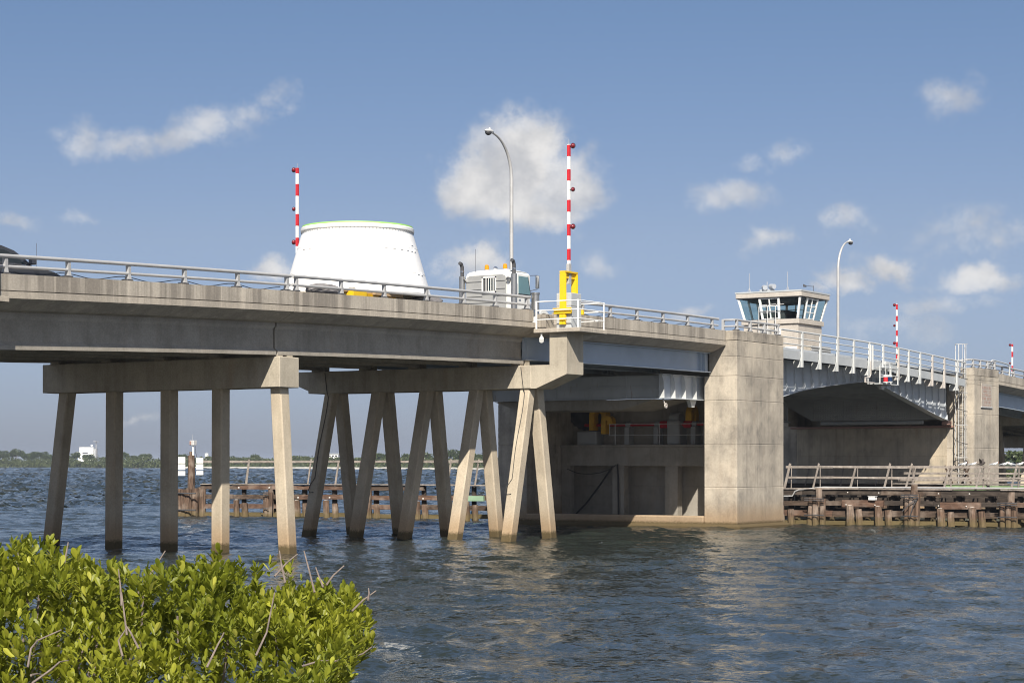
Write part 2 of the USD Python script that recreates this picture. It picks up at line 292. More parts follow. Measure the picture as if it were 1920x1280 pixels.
plain('sign_green', (0.24, 0.36, 0.24), 0.5, 0, 0.05, 3.0)
plain('green_board', (0.16, 0.24, 0.11), 0.8, 0, 0.25, 5.0)
plain('blue_lens', (0.01, 0.03, 0.09), 0.2, 0, 0.1, 8.0)
plain('bird_white', (0.78, 0.77, 0.75), 0.8, 0, 0.05, 20.0)
plain('bird_grey', (0.33, 0.35, 0.38), 0.8, 0, 0.08, 20.0)
plain('bird_dark', (0.06, 0.05, 0.045), 0.8, 0, 0.1, 20.0)
plain('beak_orange', (0.6, 0.12, 0.02), 0.5, 0, 0.1, 20.0)
plain('guano', (0.5, 0.47, 0.43), 0.9, 0, 0.15, 14.0)
plain('twig', (0.17, 0.135, 0.115), 0.85, 0, 0.3, 30.0)
plain('bark', (0.12, 0.09, 0.065), 0.9, 0, 0.3, 3.0)
plain('soil', (0.16, 0.13, 0.09), 0.95, 0, 0.25, 1.5)
plain('sand', (0.46, 0.42, 0.34), 0.95, 0, 0.2, 0.5)
plain('riprap', (0.42, 0.40, 0.36), 0.9, 0, 0.25, 0.6)
plain('bldg_white', (0.80, 0.80, 0.78), 0.6, 0, 0.03, 0.2)
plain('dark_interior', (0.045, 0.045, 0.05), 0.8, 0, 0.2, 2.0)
mat('lamp_tube', {'e': ('emission', {'color': (0.9, 0.92, 1.0), 'strength': 0.9})}, [], surface='e.emission')
# steel of the movable span: pale blue paint, rust freckles
def steel(name, col, rustiness):
    mat(name, {'g': ('geometry', {}), 'n': ('noise_texture', {'scale': 0.8, 'detail': 6.0, 'roughness': 0.6}),
               'r': ('rgb_ramp', {'ramp': [(0.3, tuple(np.array(col) * 0.86)), (0.7, tuple(np.array(col) * 1.08))]}),
               'm2': ('mapping', {'scale': (2.0, 2.0, 0.5)}), 'n2': ('noise_texture', {'scale': 2.6, 'detail': 9.0, 'roughness': 0.72}),
               'rr': ('map_range', {'from_min': 0.60, 'from_max': 0.70, 'to_min': 0.0, 'to_max': rustiness, 'clamp': True}),
               'c': ('mix', {'color2': (0.22, 0.10, 0.045)}), 'b': ('bump', {'strength': 0.2, 'distance': 0.01}), 'p': ('principled_bsdf', {'roughness': 0.5})},
        [('g.position', 'n.vector'), ('g.position', 'm2.vector'), ('m2.vector', 'n2.vector'), ('n.fac', 'r.fac'), ('n2.fac', 'rr.value'), ('rr.result', 'c.fac'), ('r.color', 'c.color1'), ('c.color', 'p.base_color'), ('n2.fac', 'b.height'), ('b.normal', 'p.normal')])
steel('leaf_steel', (0.48, 0.51, 0.54), 0.75)
steel('rail_steel', (0.52, 0.53, 0.52), 0.4)
steel('rusty_steel', (0.50, 0.46, 0.42), 0.95)
steel('dull_steel', (0.36, 0.365, 0.36), 0.5)
# weathered timber, grain along one axis
def timber(name, scale, lo, hi, lightp=0.35):
    mat(name, {'g': ('geometry', {}), 'm': ('mapping', {'scale': scale}), 'n': ('noise_texture', {'scale': 1.0, 'detail': 8.0, 'roughness': 0.68}),
               'r': ('rgb_ramp', {'ramp': [(0.28, lo), (0.5, tuple((np.array(lo) + np.array(hi)) / 2)), (0.68, hi)]}),
               'n2': ('noise_texture', {'scale': 1.3, 'detail': 5.0}), 'r2': ('map_range', {'from_min': 0.5, 'from_max': 0.68, 'to_min': 0.0, 'to_max': lightp, 'clamp': True}),
               'c': ('mix', {'color2': (0.36, 0.30, 0.25)}), 'xyz': ('separate_xyz', {}), 'n3': ('noise_texture', {'scale': 9.0, 'detail': 4.0}), 'wz': ('math', {'math_type': 'multiply_add', 'value2': 0.5, 'value3': -0.25}), 'wa': ('math', {'math_type': 'add'}),
               'wr': ('map_range', {'from_min': 0.55, 'from_max': 0.2, 'to_min': 0.0, 'to_max': 0.8, 'clamp': True}), 'w': ('mix', {'color2': (0.13, 0.10, 0.048)}),
               'b': ('bump', {'strength': 0.7, 'distance': 0.03}), 'p': ('principled_bsdf', {'roughness': 0.9, 'specular_ior_level': 0.2})},
        [('g.position', 'm.vector'), ('m.vector', 'n.vector'), ('n.fac', 'r.fac'), ('g.position', 'n2.vector'), ('n2.fac', 'r2.value'), ('r2.result', 'c.fac'), ('r.color', 'c.color1'),
         ('g.position', 'xyz.vector'), ('g.position', 'n3.vector'), ('n3.fac', 'wz.value1'), ('wz.result', 'wa.value1'), ('xyz.z', 'wa.value2'), ('wa.result', 'wr.value'), ('wr.result', 'w.fac'), ('c.color', 'w.color1'),
         ('w.color', 'p.base_color'), ('n.fac', 'b.height'), ('b.normal', 'p.normal')])
timber('timber_wale', (9.0, 0.9, 9.0), (0.02, 0.015, 0.012), (0.125, 0.088, 0.066))
timber('timber_red', (9.0, 0.9, 9.0), (0.04, 0.024, 0.018), (0.165, 0.10, 0.07))
timber('timber_dark', (9.0, 0.9, 9.0), (0.014, 0.012, 0.011), (0.07, 0.055, 0.045), 0.12)
timber('timber_algae', (6.0, 0.9, 6.0), (0.03, 0.024, 0.011), (0.10, 0.082, 0.037), 0.1)
timber('timber_pile', (11.0, 11.0, 0.8), (0.025, 0.018, 0.014), (0.19, 0.125, 0.088), 0.6)
timber('timber_grey', (4.0, 4.0, 4.0), (0.13, 0.112, 0.098), (0.31, 0.275, 0.245), 0.3)
# glass: see-through, mirrors the sky at a glancing angle
def glass(name, tint, rough=0.02):
    mat(name, {'t': ('transparent_bsdf', {'color': tint}), 'g': ('glossy_bsdf', {'color': (0.9, 0.95, 0.95), 'roughness': rough}), 'f': ('fresnel', {'IOR': 1.7}), 'm': ('mix_closure', {})},
        [('f.fac', 'm.fac'), ('t.BSDF', 'm.closure1'), ('g.BSDF', 'm.closure2')], surface='m.closure')
glass('window_glass', (0.78, 0.89, 0.87)); glass('cab_glass', (0.45, 0.65, 0.66)); glass('car_glass', (0.4, 0.5, 0.5))
plain('teal_pane', (0.11, 0.21, 0.23), 0.06, 0, 0.05, 2.0, coat_weight=0.8)
# foliage
def leafmat(name, lo, hi, yellow, trans, rnd='object'):
    N = {'o': ('object_info', {}) if rnd == 'object' else ('geometry', {}), 'g': ('geometry', {}), 'n': ('noise_texture', {'scale': 1.8, 'detail': 3.0}), 'ad': ('math', {'math_type': 'add'}), 'hf': ('math', {'math_type': 'multiply', 'value2': 0.5}),
         'r': ('rgb_ramp', {'ramp': [(0.15, lo), (0.45, hi), (0.78, yellow)]}), 'd': ('principled_bsdf', {'roughness': 0.45, 'specular_ior_level': 0.4}), 't': ('translucent_bsdf', {}), 'm': ('mix_closure', {'fac': trans})}
    L = [('o.random' if rnd == 'object' else 'o.random_per_island', 'ad.value1'), ('g.position', 'n.vector'), ('n.fac', 'ad.value2'), ('ad.result', 'hf.value1'), ('hf.result', 'r.fac'), ('r.color', 'd.base_color'), ('r.color', 't.color'), ('d.BSDF', 'm.closure1'), ('t.BSDF', 'm.closure2')]
    mat(name, N, L, surface='m.closure')
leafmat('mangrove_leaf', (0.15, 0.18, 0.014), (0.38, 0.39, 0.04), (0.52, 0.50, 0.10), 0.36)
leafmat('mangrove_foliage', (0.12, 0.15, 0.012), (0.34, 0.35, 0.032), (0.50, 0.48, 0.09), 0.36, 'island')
leafmat('far_mangrove', (0.06, 0.08, 0.026), (0.10, 0.115, 0.04), (0.14, 0.145, 0.058), 0.1, 'island')
leafmat('far_tree', (0.042, 0.062, 0.02), (0.07, 0.092, 0.03), (0.10, 0.115, 0.042), 0.1, 'island')
# water: dark estuary water, small ripples on top of the modelled waves
mat('water', {'g': ('geometry', {}), 'm1': ('mapping', {'scale': (1.0, 1.0, 1.0), 'rotation': (0, 0, -0.57)}), 'm2': ('mapping', {'scale': (2.3, 1.0, 1.0)}),
              'n1': ('noise_texture', {'scale': 0.9, 'detail': 3.0, 'roughness': 0.6, 'distortion': 0.5}), 'n2': ('noise_texture', {'scale': 5.5, 'detail': 5.0, 'roughness': 0.68, 'distortion': 0.5}),
              'o1': ('vector_math', {'math_type': 'subtract', 'vector2': (0.5, 0.5, 0.5)}), 'o2': ('vector_math', {'math_type': 'subtract', 'vector2': (0.5, 0.5, 0.5)}),
              's1': ('vector_math', {'math_type': 'multiply', 'vector2': (0.42, 0.42, 0.0)}), 's2': ('vector_math', {'math_type': 'multiply', 'vector2': (1.45, 1.45, 0.0)}),
              'a1': ('vector_math', {'math_type': 'add'}), 'a2': ('vector_math', {'math_type': 'add'}), 'nn': ('vector_math', {'math_type': 'normalize'}),
              'p': ('principled_bsdf', {'base_color': (0.019, 0.024, 0.020), 'roughness': 0.09, 'ior': 1.333})},
    [('g.position', 'm1.vector'), ('m1.vector', 'm2.vector'), ('m2.vector', 'n1.vector'), ('m2.vector', 'n2.vector'), ('n1.color', 'o1.vector1'), ('n2.color', 'o2.vector1'), ('o1.vector', 's1.vector1'), ('o2.vector', 's2.vector1'),
     ('s1.vector', 'a1.vector1'), ('s2.vector', 'a1.vector2'), ('a1.vector', 'a2.vector1'), ('g.normal', 'a2.vector2'), ('a2.vector', 'nn.vector1'), ('nn.vector', 'p.normal')])

# ------------------------------------------------------------------ water and far land
def water_mesh():
    x0, x1, y0, y1, s = -62.0, 88.0, -50.0, 62.0, 0.28
    nx, ny = int((x1 - x0) / s) + 1, int((y1 - y0) / s) + 1
    X, Y = np.meshgrid(np.linspace(x0, x1, nx), np.linspace(y0, y1, ny), indexing='ij')
    Z = np.zeros_like(X); r = np.random.default_rng(3)
    Xw = X + 0.5 * (meshkit.fbm(np.stack([X * .3, Y * .3, 0 * X], -1), 3, 5) - .5) * 4; Yw = Y + 0.5 * (meshkit.fbm(np.stack([X * .3, Y * .3, 0 * X + 9], -1), 3, 6) - .5) * 4
    for k in range(22):
        lam = np.exp(r.uniform(np.log(0.75), np.log(4.2))); ang = TH + r.normal(0, 0.62) + (math.pi if k % 5 == 0 else 0)
        kx, ky = 2 * np.pi / lam * math.cos(ang), 2 * np.pi / lam * math.sin(ang); ph = r.uniform(0, 6.28)
        a = 0.0080 * lam ** 0.75
        w = np.sin(kx * Xw + ky * Yw + ph); Z += a * (w + 0.25 * np.abs(w) * 2 - 0.3)
    Z += 0.05 * (meshkit.fbm(np.stack([X * 1.1, Y * 1.1, 0 * X], -1), 3, 21) - 0.5)
    edge = np.minimum.reduce([X - x0, x1 - X, Y - y0, y1 - Y]); Z *= np.clip(edge / 2.5, 0, 1)
    Z *= 0.75 + 0.5 * meshkit.noise(np.stack([X / 14, Y / 14, 0 * X], -1), 4)
    V = np.stack([X, Y, Z], -1).reshape(-1, 3)
    i, j = np.meshgrid(np.arange(nx - 1), np.arange(ny - 1), indexing='ij'); a = (i * ny + j).ravel()
    Fc = np.vstack([np.stack([a, a + ny, a + ny + 1], 1), np.stack([a, a + ny + 1, a + 1], 1)])
    # open water beyond: wave field out to the far shore, then a flat sheet below it to the horizon
    rad = np.exp(np.arange(np.log(72.0), np.log(1750.0), 0.0040)); ang = np.linspace(-0.50, 0.58, 430); Rr, Aa = np.meshgrid(rad, ang, indexing='ij')
    Aa = Aa + r.normal(0, 0.0009, Aa.shape); Rr = Rr * (1 + r.normal(0, 0.0013, Rr.shape))
    px, py = CAM[0] + Rr * np.cos(TH + Aa), CAM[1] + Rr * np.sin(TH + Aa)
    h = r.normal(0, 1, Rr.shape) * np.minimum(Rr * 0.0040 * 0.125, 0.26) * (0.6 + 0.8 * meshkit.noise(np.stack([px / 60, py / 60, 0 * px], -1), 8))
    ins = np.minimum.reduce([px - x0, x1 - px, py - y0, y1 - py]); h = np.where(ins > 0, np.minimum(h * 0 - 0.02, h * 0 - np.clip(ins - 1, 0, 3) * 0.3), h)
    m, q = Rr.shape; i, j = np.meshgrid(np.arange(m - 1), np.arange(q - 1), indexing='ij'); a = (i * q + j).ravel(); n = len(V)
    keep = (ins[:-1, :-1].ravel() < 6); a = a[keep]
    F2 = np.vstack([np.stack([a, a + q, a + q + 1], 1), np.stack([a, a + q + 1, a + 1], 1)]) + n
    V = np.vstack([V, np.stack([px, py, h], -1).reshape(-1, 3)]); n2 = len(V)
    B = 6000.0; O = np.array([(-B, -B, -.5), (B, -B, -.5), (B, B, -.5), (-B, B, -.5), (x0, y0, 0), (x1, y0, 0), (x1, y1, 0), (x0, y1, 0)], float)
    out = [(0, 1, 5), (0, 5, 4), (1, 2, 6), (1, 6, 5), (2, 3, 7), (2, 7, 6), (3, 0, 4), (3, 4, 7)]
    return trimesh.Trimesh(np.vstack([V, O]), np.vstack([Fc, F2, np.array(out) + n2]), process=False)
single('water', water_mesh(), 'water', kind='structure', smooth=True)

def at(px, d, z=0.0):
    """the world point at distance d ahead of the viewpoint, in the direction of the photograph's column px."""
    p = CAM + FW * d + RT * d * (px - CX) / F; p[2] = z; return p
shore_line = [(-700, 1650), (-200, 1500), (0, 1430), (330, 1270), (600, 1080), (905, 900), (1200, 820), (1500, 700), (1700, 560), (1830, 400), (2000, 330), (2300, 300)]
def shore_d(px): return float(np.interp(px, [s[0] for s in shore_line], [s[1] for s in shore_line]))
def shore_strip(px0, px1, n, prof):
    rows = []
    for px in np.linspace(px0, px1, n):
        d = shore_d(px); rows.append([at(px, d + o, z) for o, z in prof])
    V = np.array(rows).reshape(-1, 3); m = len(prof); Fc = []
    for i in range(n - 1):
        for j in range(m - 1):
            a = i * m + j; Fc += [(a, a + m, a + m + 1), (a, a + m + 1, a + 1)]
    return trimesh.Trimesh(V, Fc, process=False)
single('far_shore_ground', shore_strip(-700, 2300, 60, [(-4, -0.6), (0, 0.35), (14, 1.0), (60, 1.4), (2500, 1.8)]), 'soil', kind='structure', smooth=True)
rv = shore_strip(345, 1300, 160, [(-5, -0.4), (-3, 0.5), (-1.2, 1.15), (2.5, 1.2), (5, 0.6)]); rv.vertices += rng.normal(0, 0.09, rv.vertices.shape)
single('riprap_bank', rv, 'riprap', 'pale grey rock bank along the far shore behind the timber walkway', 'rock bank', kind='stuff')
def clumps(centres, size, r, faces=7):
    """loose leaf-clump faces round the given centres."""
    C0 = np.repeat(np.asarray(centres), faces, 0); S = np.repeat(np.asarray(size), faces); n = len(C0)
    c = C0 + r.normal(0, 0.42, (n, 3)) * S[:, None]
    t = r.normal(size=(n, 3)); t /= np.linalg.norm(t, axis=1)[:, None]; u = np.cross(t, r.normal(size=(n, 3))); u /= np.linalg.norm(u, axis=1)[:, None]
    s = S[:, None] * r.uniform(0.35, 0.8, (n, 1))
    V = np.stack([c + s * t, c - 0.6 * s * t + s * u * 0.8, c - 0.6 * s * t - s * u * 0.8, c + s * np.cross(t, u) * 0.7], 1).reshape(-1, 3)
    a = np.arange(n)[:, None] * 4; Fc = np.vstack([a + [0, 1, 2], a + [0, 1, 3]])
    return trimesh.Trimesh(V, Fc, process=False)
r = np.random.default_rng(5); cs, sz = [], []
for px in np.linspace(-420, 2100, 2600):
    d = shore_d(px); bank = 345 < px < 1300
    hgt = (5.2 + 2.0 * meshkit.noise(np.array([px / 23, 1.0, 2.0]))) * d / 1430 + (0.6 if bank else 0)
    for _ in range(5):
        f = r.uniform() ** 0.7; o = (3 if bank else -2.5) + r.uniform(0, 18)
        cs.append(at(px + r.uniform(-4, 4), d + o, (0.6 if bank else 0.25) + f * hgt * (0.55 + 0.45 * min(1, o / 9)))); sz.append(r.uniform(0.6, 1.25) * (0.6 + 0.4 * d / 1430))
core = shore_strip(-450, 2150, 400, [(2, 0.2), (4, 2.0), (9, 3.4), (22, 4.0), (60, 4.2), (120, 0.5)])
core.vertices[:, 2] *= 0.8 + 0.5 * meshkit.noise(core.vertices / 9)
single('mangrove_belt', cat([core, clumps(cs, sz, r)]), 'far_mangrove', 'low olive green mangrove belt along the whole far shore', 'mangroves', kind='stuff')
# taller trees that stand out of the belt
def far_tree(px, off, top, wid, label, group=None):
    d = shore_d(px) + off; base = at(px, d, 0.8); H = 3.25 + (HY - top) / F * d; W = wid / F * d / 2
    t = thing('far_tree', label, 'tree', base, group)
    rr = np.random.default_rng(int(px * 7 + 3)); tr = [tube([base, base + (0.2, 0.1, H * 0.45), base + (rr.normal() * .6, rr.normal() * .6, H * 0.75)], 0.28, 7, 0.12)]
    for _ in range(4):
        a = rr.uniform(0, 6.28); tr.append(tube([base + (0, 0, H * 0.45), base + (W * .6 * math.cos(a), W * .6 * math.sin(a), H * 0.78)], 0.12, 5, 0.05))
    t.add('trunk', tr, 'bark')
    lob = [(rr.uniform(-.75, .75), rr.uniform(-.6, .6), rr.uniform(-.15, .32), rr.uniform(.3, .5)) for _ in range(7)] + [(0, 0, .2, .55)]
    cc, ss = [], []
    for lx, ly, lz, lr in lob:
        for _ in range(34):
            v = rr.normal(size=3); v /= np.linalg.norm(v); v *= rr.uniform(0.55, 1.0) * lr
            p = np.array([0, 0, H * 0.78]) + RT * (lx + v[0]) * W + FW * (ly + v[1]) * W + np.array([0, 0, (lz + v[2]) * min(W, H * 0.42)])
            if p[2] > H: p[2] = H - rr.uniform(0, .5)
            cc.append(base + p - (0, 0, base[2])); ss.append(rr.uniform(0.5, 1.0) * (0.55 + 0.45 * d / 1430))
    t.add('crown', clumps(cc, ss, rr, 6), 'far_tree')
trees = [(8, 846, 34), (30, 843, 30), (52, 851, 26), (72, 848, 34), (90, 853, 22), (128, 856, 22), (142, 848, 18), (165, 853, 20), (232, 848, 18), (258, 855, 26), (275, 852, 30), (318, 851, 26),
         (345, 853, 22), (432, 858, 20), (455, 859, 26), (477, 854, 22), (556, 859, 20), (572, 857, 22), (590, 861, 22), (640, 858, 28), (712, 851, 36), (742, 858, 24), (765, 852, 26), (795, 848, 44), (842, 843, 56), (872, 847, 44), (898, 853, 30)]
where = {8: 'left of the first pile, cut by the photo left edge', 30: 'tall and dark, second from the photo left edge', 52: 'third from the photo left edge', 72: 'just left of the first upright pile', 90: 'half hidden behind the first upright pile', 128: 'just right of the first upright pile', 142: 'against the left side of the white block building',
         165: 'in front of the white block building', 232: 'just right of the second upright pile', 258: 'midway between second and third upright piles', 275: 'left of the third upright pile', 318: 'hidden behind the third upright pile', 345: 'behind the white day mark boards', 432: 'just right of the fourth upright pile',
         455: 'behind the thin rail post nearest the fourth pile', 477: 'dark dome left of the sunlit pile', 556: 'just right of the sunlit upright pile', 572: 'left of the first slanted pile', 590: 'behind the first slanted pile', 640: 'right of the low flat white building', 712: 'dark round crown between the second slanted pile pair',
         742: 'in the narrow gap of the second slanted pair', 765: 'behind the third slanted pile', 795: 'broad crown left of the third slanted pair', 842: 'tallest broad dome behind the third slanted pair', 872: 'right half of the broad dome group', 898: 'beside the shaded pier wall, last on the right'}
for px, top, w in trees: far_tree(px, 22 + (px * 13) % 17, top, w, 'far shore tree ' + where[px])
for px, d, h, w in ((1896, 392, 848, 40), (1925, 372, 852, 44), (1475, 640, 858, 40), (1955, 365, 850, 40)):
    far_tree(px, 14, h, w, {1896: 'bright green bushy tree seen past the far bridge pier behind the perched birds', 1925: 'green tree at the photo right edge behind the bridge bents', 1475: 'dark tree glimpsed in the slit between the pier and the arch', 1955: 'green tree farther along the embankment past the far bents'}[px])
# far buildings
def bpt(px, d): return at(px, d, 0)
def far_building(name, label, px0, px1, ytop, d, roof=True):
    a = bpt((px0 + px1) / 2, d); w = (px1 - px0) / F * d; H = 3.25 + (HY - ytop) / F * d
    t = thing(name, label, 'building', a)
    T = lambda m: trimesh.Trimesh(a + m.vertices[:, :1] * RT + m.vertices[:, 1:2] * FW + m.vertices[:, 2:] * np.array([0, 0, 1.0]), m.faces, process=False)
    return t, T, w, H
t, T, w, H = far_building('block_building', 'white windowless block building rising above the far trees', 149, 175, 839, 1500)
t.add('wall', T(box(-w / 2, w / 2, 0, 9, 0, H)), 'bldg_white'); t.add('wall', T(box(-w / 2 - 1.2, -w / 2 + 0.01, 1, 8, 0, H - 3)), 'bldg_white')
t.add('roof', T(box(-w / 2 - .15, w / 2 + .15, -.15, 9.1, H, H + .35)), 'bldg_white'); t.add('wall', T(box(w / 2, w / 2 + 1.6, 2, 8, 0, H - 0.6)), 'grey_paint')
t.add('window', T(box(-w / 2 + 2.2, w / 2 - 4, -.06, .05, H - 4.3, H - 3.6)), 'dark_interior')
t.add('dish', T(ball((w / 2 - 2, 4, H + 1.6), 0.8)), 'bldg_white'); 
tw = thing('antenna_mast', 'thin lattice mast beside the far white block building', 'mast', bpt(180, 1500))
b0 = bpt(180, 1500); mh = 3.25 + (HY - 828) / F * 1500
for sx, sy in ((-.7, 0), (.7, 0), (0, 1.0)): tw.add('mast_leg', tube([b0 + RT * sx * 1.4 + FW * sy, b0 + RT * sx * 0.8 + FW * sy * .5 + (0, 0, mh)], 0.09, 5), 'galvanised')
for k in range(9): z = 2 + k * (mh - 2) / 9; tw.add('brace', tube([b0 + RT * -.9 + (0, 0, z), b0 + RT * .9 + (0, 0, z + 1.6)], 0.06, 4), 'galvanised')
tw.add('platform', trimesh.Trimesh(b0 + box(-1.6, 1.6, -1.2, 1.2, 0, .5).vertices + (0, 0, mh), box(-1.6, 1.6, -1.2, 1.2, 0, .5).faces, process=False), 'galvanised')
t, T, w, H = far_building('tank_building', 'small white tower far behind the day mark boards', 384, 391, 850, 1300)
t.add('wall', T(lathe([(0, 0), (w / 2, 0), (w / 2, H), (0, H + .4)], (0, 0, 0), 16)), 'bldg_white'); t.add('roof', T(lathe([(0, H + .45), (w / 2 + .2, H + .1), (w / 2 + .2, H + .3), (0, H + .8)], (0, 0, 0), 16)), 'grey_paint')
t, T, w, H = far_building('low_building', 'low flat white building behind trees between the slanted piles', 614, 634, 851, 1160)
t.add('wall', T(box(-w / 2, w / 2, 0, 8, 0, H)), 'bldg_white'); t.add('roof', T(box(-w / 2 - .4, w / 2 + .4, -.4, 8.4, H, H + .4)), 'grey_paint')
for k in range(3): t.add('window', T(box(-w / 2 + .7 + k * 1.8, -w / 2 + 1.9 + k * 1.8, -.05, .04, H - 1.5, H - .6)), 'dark_interior')
haze_box()
# unseen near bank under the camera, widened behind and paled to bounce light
ux = np.concatenate([np.linspace(-260, -32, 20), np.linspace(-30, 30, 51), np.linspace(32, 260, 20)]); uy = np.concatenate([np.linspace(-320, -22, 24), np.linspace(-20, 15, 36)])
gx, gy = np.meshgrid(ux, uy, indexing='ij'); nu, nv = gx.shape
gz = 1.55 + 0.12 * (meshkit.fbm(np.stack([gx * .4, gy * .4, 0 * gx], -1)) - .5)
sl = np.clip((gy - 4.5) / 7.5, 0, 1) + np.clip((gx - 3) / 10, 0, 1) * np.clip((gy + 10) / 8, 0, 1) + np.clip((-6 - gx) / 10, 0, 1) * np.clip((gy + 4) / 8, 0, 1); gz = gz - 2.6 * np.clip(sl, 0, 1)
bank = trimesh.Trimesh((CAM * (1, 1, 0) + gx[..., None] * RT + gy[..., None] * FW + gz[..., None] * np.array([0, 0, 1.])).reshape(-1, 3), [f for i in range(nu - 1) for j in range(nv - 1) for f in ((i * nv + j, i * nv + j + 1, (i + 1) * nv + j + 1), (i * nv + j, (i + 1) * nv + j + 1, (i + 1) * nv + j))], process=False)
single('near_bank', bank, 'sand', kind='structure', smooth=True)
# ------------------------------------------------------------------ bridge
def zt(x): return 9.78 - 0.000407 * (np.asarray(x, float) - 34) ** 2          # top of the parapets
def nseg(x0, x1, step=1.5): return np.linspace(x0, x1, max(2, int(abs(x1 - x0) / step) + 1))
GY = [0.45, 3.12, 5.8, 8.48, 11.15]
def rail_post(x, y, z, side=-1, s=1.0):
    """curved cast post: wide foot, narrow waist."""
    P = [(-.11, 0), (.13, 0), (.075, .13), (.05, .25), (.055, .45), (.085, .585), (-.045, .585), (-.075, .42), (-.07, .2)]
    P = [(y - side * a * -1 if side > 0 else y + a, z + b * s) for a, b in P]
    return prism(P, 'x', x - 0.055, x + 0.055)
def rail_foot(x, y, z): return box(x - .15, x + .12, y - .12, y + .16, z, z + .055, .012)
def railing(T, posts, y, side, x0, x1, mat='galvanised', zf=zt, heights=(0.54, 0.23), radii=(0.062, 0.05)):
    out = None
    for h, rr in zip(heights, radii):
        n = T.add('rail', tube([(x, y - (0.05 if h > .4 else .02), float(zf(x)) + h) for x in nseg(x0, x1, 2.0)], rr, 10), mat, smooth=40)
    for x in posts:
        T.add('post', rail_post(x, y, float(zf(x)), side), mat)
        T.add('post_foot', rail_foot(x, y, float(zf(x))), 'dark_steel')
def deck_profile(near=True):
    return [(-.6, -.515), (-.6, -.72), (.05, -1.03), (.25, -1.075), (11.35, -1.075), (11.55, -1.03), (12.2, -.72), (12.2, -.515)]
PAR_N = [(-.6, 0), (-.6, -.485), (-.55, -.485), (-.55, -.512), (-.27, -.512), (-.3, 0)]
PAR_F = [(11.8 + a, b) for a, b in ((.4, 0), (.4, -.512), (.07, -.512), (.1, 0))]
AASHTO = [(-.25, -2.22), (.25, -2.22), (.25, -2.10), (.11, -1.97), (.11, -1.30), (.2, -1.2), (.2, -1.078), (-.2, -1.078), (-.2, -1.2), (-.11, -1.30), (-.11, -1.97), (-.25, -2.10)]
def concrete_span(label, x0, x1, px0=None, gap=None, posts=(), girder=True):
    t = thing('approach_span', label, 'bridge span', ((x0 + x1) / 2, 5.8, float(zt((x0 + x1) / 2)) - .5))
    xs = nseg(x0, x1)
    t.add('deck', sweep(deck_profile(), xs, zt), 'concrete_edge')
    t.add('road_surface', sweep([(-.268, -.511), (-.268, -.495), (11.868, -.495), (11.868, -.511)], nseg(x0 + .02, x1 - .02), zt), 'asphalt')
    runs = [(x0, x1)] if gap is None else [(x0, gap[0]), (gap[1], x1)]
    for a, b in runs:
        if b - a > .3: t.add('parapet', sweep(PAR_N, nseg(a, b), zt), 'concrete_parapet')
    t.add('parapet', sweep(PAR_F, xs, zt), 'concrete_parapet')
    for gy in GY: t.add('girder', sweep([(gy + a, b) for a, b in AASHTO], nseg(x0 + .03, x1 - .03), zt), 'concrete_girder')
    for d in np.linspace(x0 + .4, x1 - .4, 4)[1:3]:
        for g0, g1 in zip(GY[:-1], GY[1:]): t.add('diaphragm', box(d - .12, d + .12, g0 + .115, g1 - .115, float(zt(d)) - 1.9, float(zt(d)) - 1.08), 'concrete_girder')
    return t
def span_rail(label, posts, y, side, x0, x1, group=None):
    t = thing('bridge_railing', label, 'railing', ((x0 + x1) / 2, y, float(zt((x0 + x1) / 2))))
    railing(t, posts, y, side, x0, x1); return t
concrete_span('nearest weathered concrete approach span, at the left edge, with stained parapet', -32.6, 0.03)
concrete_span('second concrete approach span, under the white cone and truck', 0.07, 16.45, gap=(15.95, 16.45))
span_rail('grey pipe railing on the parapet from the photo left edge up to the white cone', [-15.9, -13.41, -10.82, -8.16, -5.51, -2.82, -.17], -.40, -1, -31, .0)
span_rail('grey pipe railing on the parapet in front of the white cone and truck cab', [.37, 2.98, 5.64, 8.4, 10.99, 13.3, 15.7], -.40, -1, .12, 15.9)
span_rail('far side pipe railing behind the white cone and truck', list(np.arange(-20, 33, 2.65)), 12.0, 1, -31, 33.0)
def steel_span(label, x0, x1, gap=None, far=False):
    t = thing('steel_span', label, 'bridge span', ((x0 + x1) / 2, 5.8, float(zt((x0 + x1) / 2)) - .5)); xs = nseg(x0, x1)
    t.add('deck', sweep(deck_profile(), xs, zt), 'concrete_edge')
    t.add('road_surface', sweep([(-.268, -.511), (-.268, -.495), (11.868, -.495), (11.868, -.511)], nseg(x0 + .02, x1 - .02), zt), 'asphalt')
    t.add('parapet', sweep(PAR_N, nseg(gap if gap else x0, x1), zt), 'concrete_parapet'); t.add('parapet', sweep(PAR_F, xs, zt), 'concrete_parapet')
    for gy in GY:
        g = gy - .08
        I = [(g - .18, -2.05), (g + .18, -2.05), (g + .18, -2.01), (g + .012, -2.01), (g + .012, -1.12), (g + .16, -1.12), (g + .16, -1.077), (g - .16, -1.077), (g - .16, -1.12), (g - .012, -1.12), (g - .012, -2.01), (g - .18, -2.01)]
        n = t.add('girder', sweep(I, nseg(x0 + .1, x1 - .06), zt), 'slate_paint')
        for x in (x0 + .25, x1 - 1.0, x1 - .6):
            n.add('stiffener', box(x - .01, x + .01, g - .16, g - .013, float(zt(x)) - 2.0, float(zt(x)) - 1.13), 'slate_paint')
    for d in np.linspace(x0 + 2, x1 - 2, 4):
        for g0, g1 in zip(GY[:-1], GY[1:]): t.add('cross_frame', box(d - .05, d + .05, g0, g1 - .16, float(zt(d)) - 1.8, float(zt(d)) - 1.5), 'slate_paint')
    return t
steel_span('blue grey steel girder span between the yellow gate and the big concrete pier', 16.49, 33.8, gap=17.9)
span_rail('grey pipe railing between the gate platform and the big concrete pier', [18.3, 20.3, 22.72, 25.17, 27.67, 30.14, 32.7], -.40, -1, 18.2, 33.3)
